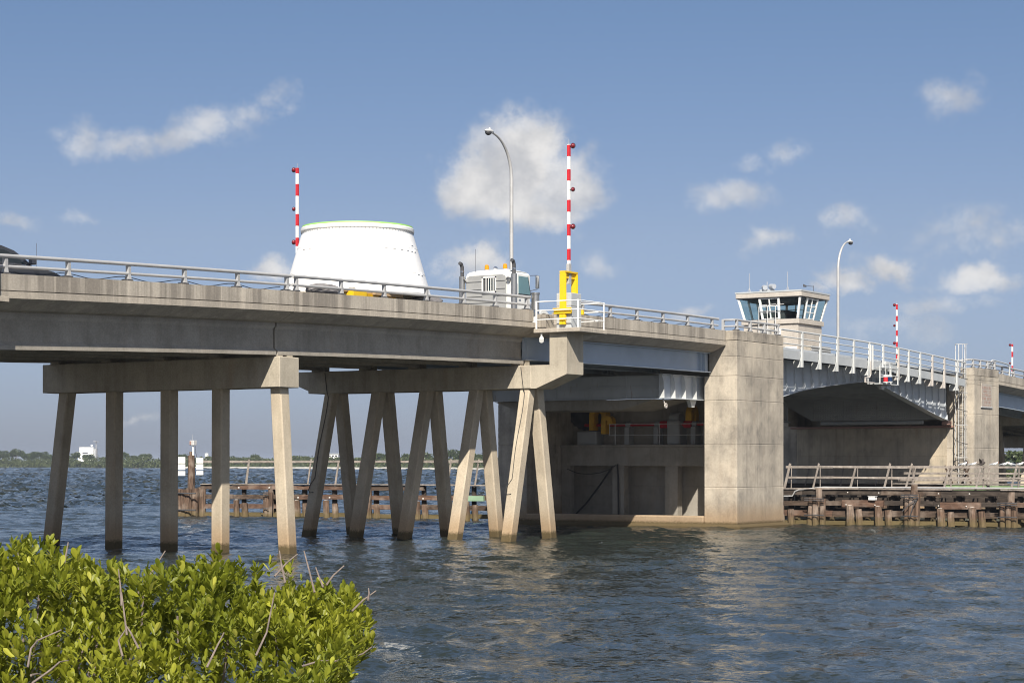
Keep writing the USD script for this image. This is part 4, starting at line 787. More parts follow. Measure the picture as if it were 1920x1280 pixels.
def gate(label, x, y, zb, ztip, side, bands, group=None, pair=True):
    """side: +1 lamps on the -y side of the arm, -1 on the +y side."""
    t = thing('warning_gate', label, 'barrier gate', (x, y, zb), group)
    t.add('cabinet', box(x - .42, x + .42, y - .36, y + .36, zb, zb + 1.5, .02), 'panel_grey' if not pair else 'grey_paint')
    for k in (.45, .95): t.add('cabinet_band', box(x - .43, x + .43, y - .37, y + .37, zb + k, zb + k + .035), 'dull_steel')
    d = 1 if side > 0 else -1
    for xx in (x - .52, x + .42): t.add('frame_post', [box(xx, xx + .09, y - .13 * 1, y + .13, zb + .35, zb + 2.35), box(xx + .03, xx + .06, y - .16, y + .16, zb + .4, zb + 2.3)], 'yellow_paint')
    t.add('frame_head', [box(x - .52, x + .51, y - .14, y + .14, zb + 2.352, zb + 2.42), box(x - .43, x + .42, y - .05, y + .05, zb + 2.12, zb + 2.35)], 'yellow_paint')
    t.add('collar', [box(x - .56, x - .432, y - .42, y + .42, zb + .62, zb + .86, .015), box(x - .585, x - .56, y - .44, y + .44, zb + .83, zb + .87)], 'yellow_paint')
    t.add('collar', box(x + .432, x + .56, y - .42, y + .42, zb + .62, zb + .86, .015), 'yellow_paint')
    t.add('counterweight', [box(x - .545, x - .44, y - .14, y - .01, zb + .18, zb + .6), box(x - .545, x - .44, y + .01, y + .14, zb + .18, zb + .6)], 'yellow_paint')
    t.add('hinge', box(x - .09, x + .09, y - .07, y + .07, zb + 1.9, zb + 2.75), 'galvanised')
    z = zb + 2.75; n = 12; hgt = (ztip - z) / n
    arm = t.add('gate_arm', box(x - .05, x + .05, y - .055, y + .055, z, ztip), 'white_paint')
    for f0, f1 in bands: arm.add('red_band', box(x - .054, x + .054, y - .059, y + .059, ztip - f1 * (ztip - z), ztip - f0 * (ztip - z)), 'red_paint')
    arm.add('tip_rod', cyl((x, y, ztip), (x, y, ztip + .22), .008, 5), 'galvanised')
    for f, rr in ((.985, .105), (.62, .085), (.31, .105)):
        zz = z + f * (ztip - z); c = np.array([x, y - side * .2, zz])
        lam = t.add('lamp', [ball(c, rr, sub=2)], 'dark_red_lens', smooth=True)
        lam.add('lamp_rim', lathe([(rr + .012, -.02), (rr + .012, .02), (rr - .02, .02), (rr - .02, -.02), (rr + .012, -.02)], (0, 0, 0), 18).apply_transform(trimesh.transformations.rotation_matrix(math.pi / 2, (0, 1, 0))).apply_translation(c), 'dark_steel')
        lam.add('lamp_arm', cyl((x, y, zz), (x, y - side * .12, zz), .02, 6), 'dark_steel')
    return t
gate('red and white striped gate arm upright on the yellow frame at the concrete balcony', 16.95, -1.72, 8.86, 16.62, 1, [(.005, .10), (.21, .305), (.465, .565), (.67, .765), (.875, .97)])
gate('red and white striped gate arm upright behind the white cone', 16.9, 12.75, 9.1, 16.75, -1, [(.0, .05), (.15, .26), (.43, .54), (.65, .73), (.86, .95)])
gate('red and white striped gate arm upright between the street lamp and the caged ladder', 89.9, 13.0, 8.3, 15.35, -1, [(.005, .10), (.21, .305), (.465, .565), (.67, .765), (.875, .97)])
gate('short red and white gate arm upright at the far right of the photo', 116.4, 13.0, 6.5, 13.6, -1, [(.0, .05), (.15, .26), (.43, .54), (.65, .73), (.86, .95)])

# street lamps
def street_lamp(label, x, y, zb, ztop, dx):
    t = thing('street_lamp', label, 'street lamp', (x, y, zb))
    bend = ztop - 2.3; L = 2.05
    P = [(x, y, z) for z in np.linspace(zb, bend, 8)] + [(x + dx * L * (1 - math.cos(a)), y, bend + 2.2 * math.sin(a)) for a in np.linspace(.12, 1.45, 14)]
    t.add('pole', tube(P, .11, 14, .055), 'galvanised', smooth=40); t.add('base', cyl((x, y, zb - .02), (x, y, zb + .25), .19, 14), 'galvanised')
    e = np.array(P[-1]); hd = t.add('lamp_head', [ball(e + (dx * .33, 0, .05), .3, (1.25, .55, .36)), cyl(e, e + (dx * .2, 0, .04), .06, 10)], 'galvanised_light', smooth=True)
    hd.add('lens', ball(e + (dx * .42, 0, -.03), .2, (1, .8, .75)), 'dark_steel', smooth=True); hd.add('photocell', cyl(e + (dx * .3, 0, .14), e + (dx * .3, 0, .24), .04, 8), 'white_paint')
street_lamp('tall curved street lamp rising behind the white truck cab', 34.0, 12.05, 9.2, 20.5, -1)
street_lamp('tall curved street lamp just right of the glass control house', 77.2, 12.3, 8.4, 19.15, 1)

# ------------------------------------------------------------------ control house
hx0, hx1, hy0, hy1 = 70.6, 74.5, 12.35, 16.45
t = thing('control_house', 'bridge tender control house with slanted glass windows and flat roof', 'control house', (72.5, 14.4, 2))
t.add('wall', [box(hx0, hx1, hy0, hy1, -1.5, 12.72, .02)], 'concrete_house')
t.add('wall_panel', [box(hx0 + .9, hx1 + .4, hy0 - .5, hy0 - .002, 8.6, 11.3, .02)], 'concrete_girder')
for z in (10.95, 11.15): t.add('louver', box(hx0 + 1.0, hx1 + .3, hy0 - .56, hy0 - .502, z, z + .12), 'dull_steel')
t.add('sill_band', box(hx0 - .12, hx1 + .12, hy0 - .12, hy1 + .12, 12.74, 13.06, .02), 'concrete_house')
ins = box(hx0 - .02, hx1 + .02, hy0 - .02, hy1 + .02, 13.062, 13.10); t.add('floor', ins, 'dark_interior')
zb, zt2, fl = 13.1, 14.52, .32
def hp(sx, sy, f):   # point on a slanted corner/wall, sx, sy in 0..1, f in height
    z = zb + (zt2 - zb) * f; o = fl * f
    return np.array([hx0 + .06 - o + (hx1 - hx0 - .12 + 2 * o) * sx, hy0 + .06 - o + (hy1 - hy0 - .12 + 2 * o) * sy, z])
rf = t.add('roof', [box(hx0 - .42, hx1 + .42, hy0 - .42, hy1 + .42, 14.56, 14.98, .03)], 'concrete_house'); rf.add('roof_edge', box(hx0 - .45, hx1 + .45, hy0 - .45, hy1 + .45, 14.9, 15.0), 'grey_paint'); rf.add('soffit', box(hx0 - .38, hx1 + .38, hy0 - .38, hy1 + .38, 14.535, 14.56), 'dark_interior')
def wallbar(side, s, w, m_='white_paint', f0=0, f1=1, dep=.1):
    q = {'w': lambda s, f: hp(0, s, f), 'e': lambda s, f: hp(1, s, f), 's': lambda s, f: hp(s, 0, f), 'n': lambda s, f: hp(s, 1, f)}[side]
    a, b = q(s, f0), q(s, f1); up = (0, 1, 0) if side in 'we' else (1, 0, 0); return beam(a, b, dep, w, up)
def panes(side, name_splits, framed):
    q = {'w': lambda s, f: hp(0, s, f), 'e': lambda s, f: hp(1, s, f), 's': lambda s, f: hp(s, 0, f), 'n': lambda s, f: hp(s, 1, f)}[side]
    for s in name_splits: t.add('mullion', wallbar(side, s, .10, 'white_paint', dep=.12), 'white_paint')
    for a, b in zip(name_splits[:-1], name_splits[1:]):
        e = .02
        P = [q(a + e, .01), q(b - e, .01), q(b - e, .99), q(a + e, .99)]
        w = t.add('window', trimesh.Trimesh(P, [(0, 1, 2), (0, 2, 3)], process=False), 'window_glass')
        if (a, b) in framed:
            fr = []
            for s in (a + .015, (a + b) / 2, b - .015): fr.append(wallbar(side, s, .06, dep=.1))
            for f in (.03, .33, .62, .97): p0, p1 = q(a + .01, f), q(b - .01, f); fr.append(beam(p0, p1, .08, .045))
            w.add('window_frame', fr, 'white_paint')
panes('w', [0, .34, .66, 1.0], [(.34, .66)]); panes('s', [0, .27, .66, 1.0], [(.27, .66)]); panes('n', [0, .34, .66, 1.0], []); panes('e', [0, .34, .66, 1.0], [(.34, .66)])
for s in (0, 1):
    for u in (0, 1): t.add('corner_post', beam(hp(s, u, 0), hp(s, u, 1), .13, .13, (1, 0, 0)), 'white_paint')
t.add('ceiling_beam', [box(hx0 + .1, hx1 - .1, hy0 + .3, hy1 - .3, 14.3, 14.5)], 'dark_interior'); t.add('console', [box(hx0 + .6, hx1 - 1.2, hy0 + 1.3, hy1 - .8, 13.1, 13.75, .05)], 'dark_interior')
t.add('searchlight', [cyl((71.2, 15.2, 15.35), (70.9, 14.95, 15.3), .17, 14), cyl((71.2, 14.7, 15.4), (70.95, 14.3, 15.36), .17, 14), box(71.1, 71.5, 14.5, 15.5, 15.0, 15.22, .03), cyl((71.3, 15.0, 15.2), (71.3, 15.0, 15.75), .03, 6)], 'bird_grey')
for x, y in ((71.0, 16.2), (71.2, 13.4)): t.add('antenna', [cyl((x, y, 15.0), (x, y, 16.35), .018, 5)] + [cyl((x, y, 15.35), (x + .16 * math.cos(a), y + .16 * math.sin(a), 15.0), .012, 4) for a in (0, 2.1, 4.2)], 'galvanised')
t.add('wind_vane', [cyl((73.9, 12.7, 15.0), (73.9, 12.7, 15.55), .02, 6), cyl((73.9, 12.7, 15.5), (73.3, 12.95, 15.5), .018, 6), hull([(73.25, 12.95, 15.42), (73.0, 13.08, 15.42), (73.0, 13.08, 15.62), (73.25, 12.97, 15.55), (73.2, 12.9, 15.5)])], 'dark_steel')
t.add('air_unit', box(hx0 - .45, hx0 - .01, 14.3, 15.0, 11.9, 12.45, .03), 'dull_steel'); t.add('wall_box', box(hx0 - .2, hx0 - .01, 13.6, 14.0, 12.0, 12.4, .02), 'white_paint')
for y in (13.75, 14.35, 15.0): t.add('roof_ladder_rail', tube([(hx0 - .62, y, 11.4), (hx0 - .62, y, 13.9), (hx0 - .55, y - .1, 14.05), (hx0 - .55, y - .6, 14.05)], .03, 6), 'galvanised_light')
for z in (12.0, 12.5, 13.0, 13.6): t.add('roof_ladder_rung', cyl((hx0 - .62, 13.75, z), (hx0 - .62, 15.0, z), .018, 5), 'galvanised_light')
t = thing('name_plate', 'small white plate low on the control house wall behind the white rails', 'sign', (70.55, 12.8, 11.0)); t.add('board', box(70.52, 70.56, 12.42, 13.3, 10.86, 11.16), 'sign_white'); t.add('lettering', [box(70.51, 70.519, 12.62 + k * .16, 12.62 + k * .16 + w, 10.95, 11.05) for k, w in ((0, .09), (1, .03), (2, .08))] + [box(70.51, 70.519, 12.74, 12.86, 11.03, 11.05)], 'dull_steel', kind='stuff')

# ------------------------------------------------------------------ load: white conical booster part on its low trailer
fc = (11.7, 5.4)
fz = 10.12
t = thing('booster_frustum', 'huge white cone shaped steel rocket section with lime green top rim', 'rocket section', (*fc, fz))
prof = [(2.70, 0), (3.13, 0), (3.15, .10), (3.06, .14), (3.0, .35), (2.35, 2.72), (2.31, 2.80), (2.31, 2.9), (2.2, 2.9), (2.2, 2.70), (2.78, .2), (2.70, 0)]
FZ = 0.935
flat = lambda P: [(a, b * FZ) for a, b in P]
t.add('shell', lathe(flat(prof), (*fc, fz), 128), 'frustum_white', smooth=30)
t.add('top_flange', lathe(flat([(2.2, 2.901), (2.34, 2.901), (2.36, 2.93), (2.36, 3.04), (2.33, 3.08), (2.2, 3.08), (2.2, 2.901)]), (*fc, fz), 128), 'sign_white', smooth=30)
t.add('green_rim', lathe(flat([(2.12, 3.0), (2.26, 3.082), (2.315, 3.085), (2.30, 3.155), (2.14, 3.165), (2.12, 3.0)]), (*fc, fz), 128), 'lime_green', smooth=30)
t.add('interior_cover', lathe([(0, 2.4), (2.25, 2.4), (2.25, 2.44), (0, 2.44)], (*fc, fz), 48), 'dark_interior')
t.add('rim_bolts', [box(2.30, 2.345, -.018, .018, 2.66, 2.71).apply_transform(trimesh.transformations.rotation_matrix(a, (0, 0, 1))).apply_translation((*fc, fz)) for a in np.linspace(0, 2 * np.pi, 97)[:-1]], 'dull_steel', kind='stuff')
def on_cone(az, h, out=0.0):
    rr = 3.0 + (h - .35) * (2.35 - 3.0) / 2.37 + out; return np.array([fc[0] + rr * math.cos(az), fc[1] + rr * math.sin(az), fz + h * FZ])
azc = math.atan2(-FW[1], -FW[0])       # the side that faces the near bank
def strap(az, h0, h1, w, th):
    u = np.array([-math.sin(az), math.cos(az), 0]); n_ = np.array([math.cos(az), math.sin(az), 0])
    return hull([on_cone(az, h) + u * s * w / 2 + n_ * o for h in (h0, h1) for s in (-1, 1) for o in (-.02, th)])
t.add('cable_tunnel', strap(azc + .02, .55, 1.95, .05, .04), 'frustum_white'); t.add('tunnel_foot', hull([on_cone(azc + .0, .2) + np.array([-math.sin(azc), math.cos(azc), 0]) * s + (math.cos(azc) * o, math.sin(azc) * o, 0) for s in (-.14, .14) for o in (-.02, .10)] + [on_cone(azc, 1.15, .03)]), 'frustum_white')
for k, (da, h) in enumerate([(.55, 2.0), (.7, 2.0), (.86, 1.98), (1.0, 1.98), (1.13, 1.97), (1.25, 1.97), (-.95, 2.0), (-.78, 2.02), (1.15, .95), (1.28, .93), (-1.05, .9), (-.85, .93), (1.2, 2.25)]):
    t.add('fitting', strap(azc + da, h, h + .12, .15, .03), 'frustum_white')
for h in (.98, 2.12): t.add('weld_band', lathe(flat([(3.0 + (h - .35) * -.2743 - .01, h), (3.0 + (h - .35) * -.2743 + .006, h + .005), (3.0 + (h - .35) * -.2743 + .001, h + .03), (3.0 + (h - .35) * -.2743 - .02, h + .03)]), (*fc, fz), 96), 'frustum_white')
zr = 9.12
t = thing('lowbed_trailer', 'low flat trailer with yellow cradle carrying the white cone', 'trailer', (12.3, 5.4, zr))
t.add('deck', box(6.6, 18.6, 4.0, 6.8, 9.62, 9.86, .02), 'dull_steel'); t.add('gooseneck', [beam((18.5, 5.4, 9.8), (20.6, 5.4, 10.15), 1.1, .3), box(20.2, 21.6, 4.9, 5.9, 9.98, 10.15)], 'dull_steel')
t.add('cradle_beam', [box(7.95, 8.75, 2.9, 7.9, 9.87, 10.0), box(7.9, 8.8, 2.75, 3.0, 9.6, 10.14, .01)], 'yellow_paint'); t.add('cradle_beam', box(8.801, 10.9, 2.85, 3.05, 9.86, 10.02), 'dark_yellow')
t.add('cradle_beam', [box(13.6, 14.2, 2.9, 7.9, 9.87, 10.0)], 'yellow_paint'); t.add('timber_plank', box(7.2, 10.6, 3.06, 3.3, 10.025, 10.1), 'plank_tan'); t.add('timber_plank', box(8.8, 14.6, 7.85, 8.1, 10.025, 10.1), 'plank_tan'); t.add('timber_plank', box(9.3, 11.2, 2.7, 2.84, 9.98, 10.12), 'plank_tan')
for x in (7.3, 8.2, 16.3, 17.2):
    for y in (4.2, 6.6):
        w = t.add('wheel', lathe([(.16, -.12), (.34, -.13), (.37, -.1), (.37, .1), (.34, .13), (.16, .12), (.16, -.12)], (0, 0, 0), 24).apply_transform(trimesh.transformations.rotation_matrix(math.pi / 2, (1, 0, 0))).apply_translation((x, y, zr + .37)), 'black_rubber')
        w.add('rim', cyl((x, y - .1, zr + .37), (x, y + .1, zr + .37), .18, 14), 'stainless')
for lab, x, y, sx in (('crumpled grey tarpaulin bundle under the left edge of the white cone', 6.6, 3.2, 1.0), ('crumpled grey tarpaulin bundle under the right edge of the white cone', 13.2, 2.9, .9)):
    b = trimesh.creation.icosphere(3, 1.0); v = np.array(b.vertices); v *= (1 + .35 * (meshkit.fbm(v * 2.2 + x, 4) - .5))[:, None]; v[:, 2] = np.maximum(v[:, 2], -.55); b = trimesh.Trimesh(v * (sx, .45, .26) + (x, y, 9.99), b.faces, process=False)
    single('tarpaulin', b, 'tarp_grey', lab, 'tarpaulin')
# hauling truck, seen from behind
t = thing('haul_truck', 'white day cab truck pulling the trailer, grey ribbed cab back', 'truck', (23.3, 5.4, zr))
cx0, cx1, cy0, cy1 = 21.7, 23.2, 4.15, 6.65
def rbox_yz(x0, x1, y0, y1, z0, z1, r):
    P = []
    for y, z in ((y0 + r, z0), (y1 - r, z0), (y0, z0 + r), (y1, z0 + r), (y0, z1 - r), (y1, z1 - r), (y0 + r, z1), (y1 - r, z1), (y0 + r * .3, z1 - r * .3), (y1 - r * .3, z1 - r * .3)):
        P += [(x0, y, z), (x1, y, z)]
    return hull(P)
t.add('cab', [rbox_yz(cx0, cx1, cy0, cy1, 9.85, 12.02, .18)], 'truck_white')
t.add('cab_roof', hull([(x, y, z) for x, y, z in ((cx0 + .05, cy0 + .12, 12.03), (cx0 + .05, cy1 - .12, 12.03), (cx1 + .05, cy0 + .15, 12.03), (cx1 + .05, cy1 - .15, 12.03), (cx0 + .3, cy0 + .4, 12.12), (cx0 + .3, cy1 - .4, 12.12), (cx1 - .3, cy0 + .4, 12.12), (cx1 - .3, cy1 - .4, 12.12))]), 'truck_white')
t.add('windshield_frame', hull([(cx1, cy0 + .08, 10.9), (cx1, cy1 - .08, 10.9), (cx1 + .38, cy0 + .15, 10.9), (cx1 + .38, cy1 - .15, 10.9), (cx1, cy0 + .1, 11.95), (cx1, cy1 - .1, 11.95), (cx1 + .05, cy0 + .2, 11.95), (cx1 + .05, cy1 - .2, 11.95)]), 'truck_white')
t.add('cab_back', rbox_yz(cx0 - .05, cx0 - .002, cy0 + .3, cy1 - .02, 9.95, 11.86, .2), 'panel_grey')
for z in (10.25, 10.62, 10.92, 11.24, 11.6):
    for y0, y1 in (((cy0 + .33, 4.98), (5.72, cy1 - .06)) if z > 10.8 else ((cy0 + .33, cy1 - .06),)): t.add('rib', box(cx0 - .085, cx0 - .05, y0, y1, z - .03, z + .03, .008), 'panel_grey')
w = t.add('rear_window', box(cx0 - .056, cx0 - .051, 5.02, 5.68, 11.1, 11.72), 'dark_interior'); w.add('window_frame', [box(cx0 - .1, cx0 - .051, a, b, c, d) for a, b, c, d in ((4.98, 5.02, 11.02, 11.78), (5.68, 5.74, 11.02, 11.78), (4.98, 5.74, 11.72, 11.78), (4.98, 5.74, 11.0, 11.12))], 'truck_white')
w.add('pane', box(cx0 - .066, cx0 - .058, 5.03, 5.4, 11.13, 11.71), 'cab_glass')
for k in range(4): w.add('window_bar', box(cx0 - .1, cx0 - .075, 5.1 + k * .13, 5.13 + k * .13, 11.1, 11.74), 'truck_white')
for y in (cy0 + .12, cy1 + .02): t.add('work_lamp', [cyl((cx0 - .02, y, 11.66), (cx0 - .16, y, 11.62), .1, 12)], 'chrome')
d = t.add('door', box(cx0 + .42, cx1 - .02, cy0 - .03, cy0 + .01, 9.9, 11.9, .01), 'truck_white')
d.add('door_window', prism([(cx0 + .5, 11.0), (cx1 + .0, 11.0), (cx1 - .22, 11.8), (cx0 + .5, 11.8)], 'y', cy0 - .045, cy0 - .031), 'teal_pane'); d.add('window_seal', [beam((cx0 + .48, cy0 - .04, 10.98), (cx1 + .03, cy0 - .04, 10.98), .03, .03), beam((cx1 + .02, cy0 - .04, 10.98), (cx1 - .21, cy0 - .04, 11.82), .03, .03, (1, 0, 0))], 'black_rubber'); d.add('door_handle', box(cx0 + .5, cx0 + .66, cy0 - .06, cy0 - .03, 10.7, 10.75), 'chrome')
t.add('hood', hull([(x, y, z) for x, w2, z in ((cx1, 1.05, 9.9), (cx1, 1.02, 10.75), (cx1, .8, 11.02), (25.0, .62, 9.9), (25.05, .6, 10.45), (25.0, .45, 10.66)) for y in (5.4 - w2, 5.4 + w2)]), 'truck_white')
t.add('grille', box(25.06, 25.1, 4.9, 5.9, 9.9, 10.5, .01), 'chrome')
for y in (4.4, 6.4):
    s = -1 if y < 5 else 1; a = np.linspace(0, math.pi, 12)
    t.add('fender', prism([(24.45 + .66 * math.cos(k), zr + .58 + .66 * math.sin(k)) for k in a] + [(24.45 + .56 * math.cos(k), zr + .56 + .56 * math.sin(k)) for k in a[::-1]], 'y', y - .28, y + .28), 'truck_white')
    for x in (24.45, 20.1, 18.95 + 2.4):
        if x > 21 and x < 24: continue
        w = t.add('wheel', lathe([(.2, -.15), (.5, -.17), (.54, -.12), (.54, .12), (.5, .17), (.2, .15), (.2, -.15)], (0, 0, 0), 26).apply_transform(trimesh.transformations.rotation_matrix(math.pi / 2, (1, 0, 0))).apply_translation((x, y, zr + .55)), 'black_rubber'); w.add('rim', cyl((x, y - .12, zr + .55), (x, y + .12, zr + .55), .25, 16), 'stainless')
    yy = cy0 - .17 if y < 5 else cy1 + .17
    e = t.add('exhaust_stack', [cyl((cx0 - .1, yy, 10.1), (cx0 - .1, yy, 11.85), .145, 18)], 'stainless', smooth=40); e.add('exhaust_tip', [tube([(cx0 - .1, yy, 11.85), (cx0 - .1, yy, 12.28), (cx0 - .17, yy, 12.42), (cx0 - .3, yy, 12.45)], .085, 12)], 'dark_steel', smooth=40)
    e.add('clamp', cyl((cx0 - .1, yy, 12.05), (cx0 - .1, yy, 12.1), .1, 12), 'chrome'); t.add('air_cleaner', [cyl((cx1 + .55, 5.4 + s * 1.22, 10.35), (cx1 + .55, 5.4 + s * 1.22, 11.05), .19, 16), cyl((cx1 + .55, 5.4 + s * 1.22, 11.06), (cx1 + .55, 5.4 + s * 1.22, 11.14), .22, 16)], 'stainless', smooth=40)
    mi = t.add('mirror', box(cx1 + .30, cx1 + .36, 5.4 + s * 1.40, 5.4 + s * 1.55, 11.3, 11.9, .02), 'chrome'); mi.add('mirror_arm', [tube([(cx1 + .1, 5.4 + s * 1.2, 11.9), (cx1 + .33, 5.4 + s * 1.48, 11.92)], .018, 6), tube([(cx1 + .2, 5.4 + s * 1.15, 11.2), (cx1 + .33, 5.4 + s * 1.48, 11.28)], .018, 6)], 'chrome')
for y in (4.75, 5.75): b = t.add('beacon', [lathe([(0, 0), (.1, 0), (.105, .08), (.09, .2), (.05, .23), (0, .23)], (cx0 + .35, y, 12.15), 18)], 'amber', smooth=40); b.add('beacon_base', cyl((cx0 + .35, y, 12.08), (cx0 + .35, y, 12.15), .11, 16), 'dull_steel')
t.add('horn', ball((cx0 + .4, 5.3, 12.2), .1, (1.4, .8, .8)), 'chrome'); t.add('whip_antenna', cyl((cx0 + .1, 6.2, 12.05), (cx0 + .1, 6.2, 13.1), .01, 5), 'dark_steel'); t.add('frame_rail', box(18.9, 24.9, 4.95, 5.85, 9.55, 9.82), 'dark_steel'); t.add('tail_lamp', box(cx0 - .5, cx0 - .4, 4.9, 5.2, 9.9, 10.05), 'red_paint')
# dark pickup behind the railing at the left
zp = 8.46
t = thing('dark_car', 'dark car behind the railing at the photo left edge, whip antenna on its wing', 'car', (-11.5, 3.2, zp))
y0, y1 = 2.3, 4.2
body = [(-14.6, zp + .4), (-8.45, zp + .38), (-8.32, zp + .6), (-8.38, zp + .86), (-8.75, zp + .98), (-9.75, zp + 1.08), (-14.6, zp + 1.1)]
cab = [(-14.2, zp + 1.1), (-9.66, zp + 1.1), (-9.95, zp + 1.32), (-10.35, zp + 1.54), (-10.85, zp + 1.66), (-11.6, zp + 1.70), (-13.6, zp + 1.68)]
B = prism(body, 'y', y0, y1); t.add('body', B, 'car_paint', smooth=25)
P = [(x, y, z) for x, z in cab for y in ((y0 + .04 + (z - zp - 1.1) * .22), (y1 - .04 - (z - zp - 1.1) * .22))]; t.add('cabin', hull(P), 'car_paint', smooth=25)
def glz(x, z, o=.004): return (x, y0 + .04 + (z - zp - 1.1) * .22 - o, z)
for pts in ([(-11.35, zp + 1.14), (-9.98, zp + 1.14), (-10.3, zp + 1.38), (-10.75, zp + 1.54), (-11.35, zp + 1.57)], [(-13.4, zp + 1.14), (-11.45, zp + 1.14), (-11.45, zp + 1.57), (-13.2, zp + 1.57)]):
    V = [glz(*p) for p in pts]; t.add('side_window', trimesh.Trimesh(V, [(0, i, i + 1) for i in range(1, len(V) - 1)], process=False), 'car_glass'); V2 = [glz(x, z, .002) for x, z in pts]; t.add('window_interior', trimesh.Trimesh(V2, [(0, i, i + 1) for i in range(1, len(V2) - 1)], process=False), 'teal_pane')
t.add('door_mirror', box(-9.86, -9.68, y0 - .2, y0 + .02, zp + 1.12, zp + 1.34, .03), 'car_paint'); t.add('antenna', cyl((-9.35, y0 + .15, zp + 1.02), (-9.35, y0 + .15, zp + 1.86), .008, 5), 'dark_steel')
for x in (-9.3, -13.0):
    for y in (y0 + .1, y1 - .1): w = t.add('wheel', lathe([(.16, -.11), (.35, -.12), (.37, -.08), (.37, .08), (.35, .12), (.16, .11), (.16, -.11)], (0, 0, 0), 22).apply_transform(trimesh.transformations.rotation_matrix(math.pi / 2, (1, 0, 0))).apply_translation((x, y, zp + .37)), 'black_rubber'); w.add('rim', cyl((x, y - .1, zp + .37), (x, y + .1, zp + .37), .2, 14), 'stainless')
t = thing('edge_sign', 'pale green sign edge on a bracket at the photo left edge', 'sign', (-13.95, -.8, 8.1)); t.add('board', box(-15.1, -13.98, -.74, -.70, 8.145, 9.55, .01), 'sign_green'); t.add('bracket', box(-15.6, -13.85, -1.05, -.602, 7.98, 8.14, .01), 'concrete_edge'); t.add('post', cyl((-14.5, -.66, 8.14), (-14.5, -.66, 9.75), .035, 8), 'galvanised')
# ------------------------------------------------------------------ timber fenders along the channel
def jit(m, a, seed):
    v = np.array(m.vertices); return trimesh.Trimesh(v + (meshkit.fbm(v * 3.0 + seed, 3)[:, None] - .5) * a, m.faces, process=False)
def log(a, b, r, seed, n=9):
    a, b = np.asarray(a, float), np.asarray(b, float); k = 8; P = [a + (b - a) * f for f in np.linspace(0, 1, k)]
    m = tube(P, r, n, r * .9); v = np.array(m.vertices)
    c = a + np.clip(((v - a) @ (b - a)) / ((b - a) @ (b - a)), 0, 1)[:, None] * (b - a); d = v - c
    q = d / np.maximum(np.linalg.norm(d, axis=1), 1e-6)[:, None]; s = 1 + .34 * (meshkit.noise(np.column_stack([q[:, :2] * 2.6 + seed, v[:, 2] * .5])) - .5) + .2 * (meshkit.noise(v * 5 + seed) - .5)
    return trimesh.Trimesh(c + d * s[:, None], m.faces, process=False)
def plank(p, q, th, h, seed, sag=.02):
    m = beam(p, q, th, h); rr = np.random.default_rng(abs(int(seed))); m.vertices = m.vertices + rr.normal(0, .012, m.vertices.shape); return m
def fender(name, label, xf, ya, yb, posts, piles, clusters, railz, wales, deck_z, seed, railposts, rails, double=True, backs=True, breaks=None):
    t = thing(name, label, 'timber fender', (xf((ya + yb) / 2), (ya + yb) / 2, 0)); rr = np.random.default_rng(seed)
    for z0, z1, m_, off in wales:
        y = ya
        while y < yb - .3:
            L = min(rr.uniform(2.6, 4.6), yb - y)
            if rr.random() > .06:
                z = (z0 + z1) / 2 + rr.normal(0, .015); t.add('wale', plank((xf(y) + off, y + .01, z), (xf(y + L) + off, y + L - .01, z + rr.normal(0, .02)), .22, z1 - z0, int(rr.integers(1e6))), m_ if not isinstance(m_, tuple) else m_[int(rr.integers(len(m_)))])
            y += L
    y = ya
    for k, y in enumerate(posts):
        t.add('fender_post', log((xf(y) + .28, y, -1.5), (xf(y) + .28, y, deck_z - .05), .17, seed + k), 'timber_dark')
        if backs: t.add('cross_tie', plank((xf(y) - .1, y, deck_z - .28), (xf(y) + 1.35, y, deck_z - .28), .2, .24, seed + k), 'timber_dark'); t.add('fender_post', log((xf(y) + 1.3, y + .1, -1.5), (xf(y) + 1.3, y + .1, deck_z - .1), .16, seed + k + 50), 'timber_dark')
    if backs:
        for z0, z1 in ((.1, .3), (.6, .9), (1.2, 1.45), (1.6, 1.86)):
            y = ya
            while y < yb - .3: L = min(3.6, yb - y); t.add('back_wale', plank((xf(y) + 1.5, y, (z0 + z1) / 2), (xf(y + L) + 1.5, y + L - .02, (z0 + z1) / 2), .2, z1 - z0, seed + int(y * 7) + 99), ('timber_dark', 'timber_wale')[int(rr.integers(2))]); y += L
    for k, (y, top) in enumerate(piles):
        x = xf(y); lean = rr.normal(.10, .03)
        p = t.add('pile', log((x - .36 - .16, y - .12, -1.6), (x - .36, y + lean, top), .21, seed + 7 * k), 'timber_pile'); p.add('guano_cap', lathe([(0, .035), (.09, .03), (.15, -.02), (.13, -.05), (0, -.01)], (x - .36, y + lean, top), 12), 'guano')
        if double: t.add('pile', log((x - .18, y - .55, -1.6), (x - .12, y - .32, top - .18), .2, seed + 7 * k + 3), 'timber_pile')
    for k, (y, top, w) in enumerate(clusters):
        x = xf(y) - .42; n = max(3, int(w / .26))
        for j in range(n):
            yy = y - w / 2 + w * (j + .5) / n; c = t.add('cluster_pile', log((x - .1 - .12 * (j % 2), yy + rr.normal(0, .03), -1.6), (x - .1 * (j % 2), yy + rr.normal(0, .03), top - rr.uniform(0, .12)), .17, seed + 13 * k + j), 'timber_pile')
        t.add('cluster_pile', log((x + .3, y, -1.6), (x + .25, y, top + .45), .19, seed + 77 + k), 'timber_pile')
        for z in (top - .2, top - .1, .55): t.add('wire_band', tube([(x - .36, y - w / 2 - .06, z), (x - .40, y, z + .02), (x - .36, y + w / 2 + .06, z)], .03, 5), 'dark_steel')
    y = ya
    while y < yb - .2:
        L = min(2.4, yb - y); t.add('deck_plank', plank((xf(y) + .05, y + .01, deck_z + .02), (xf(y + L) + .05, y + L - .01, deck_z + .02), .5, .06, seed + int(y * 11) + 5), 'timber_grey'); y += L
    return t
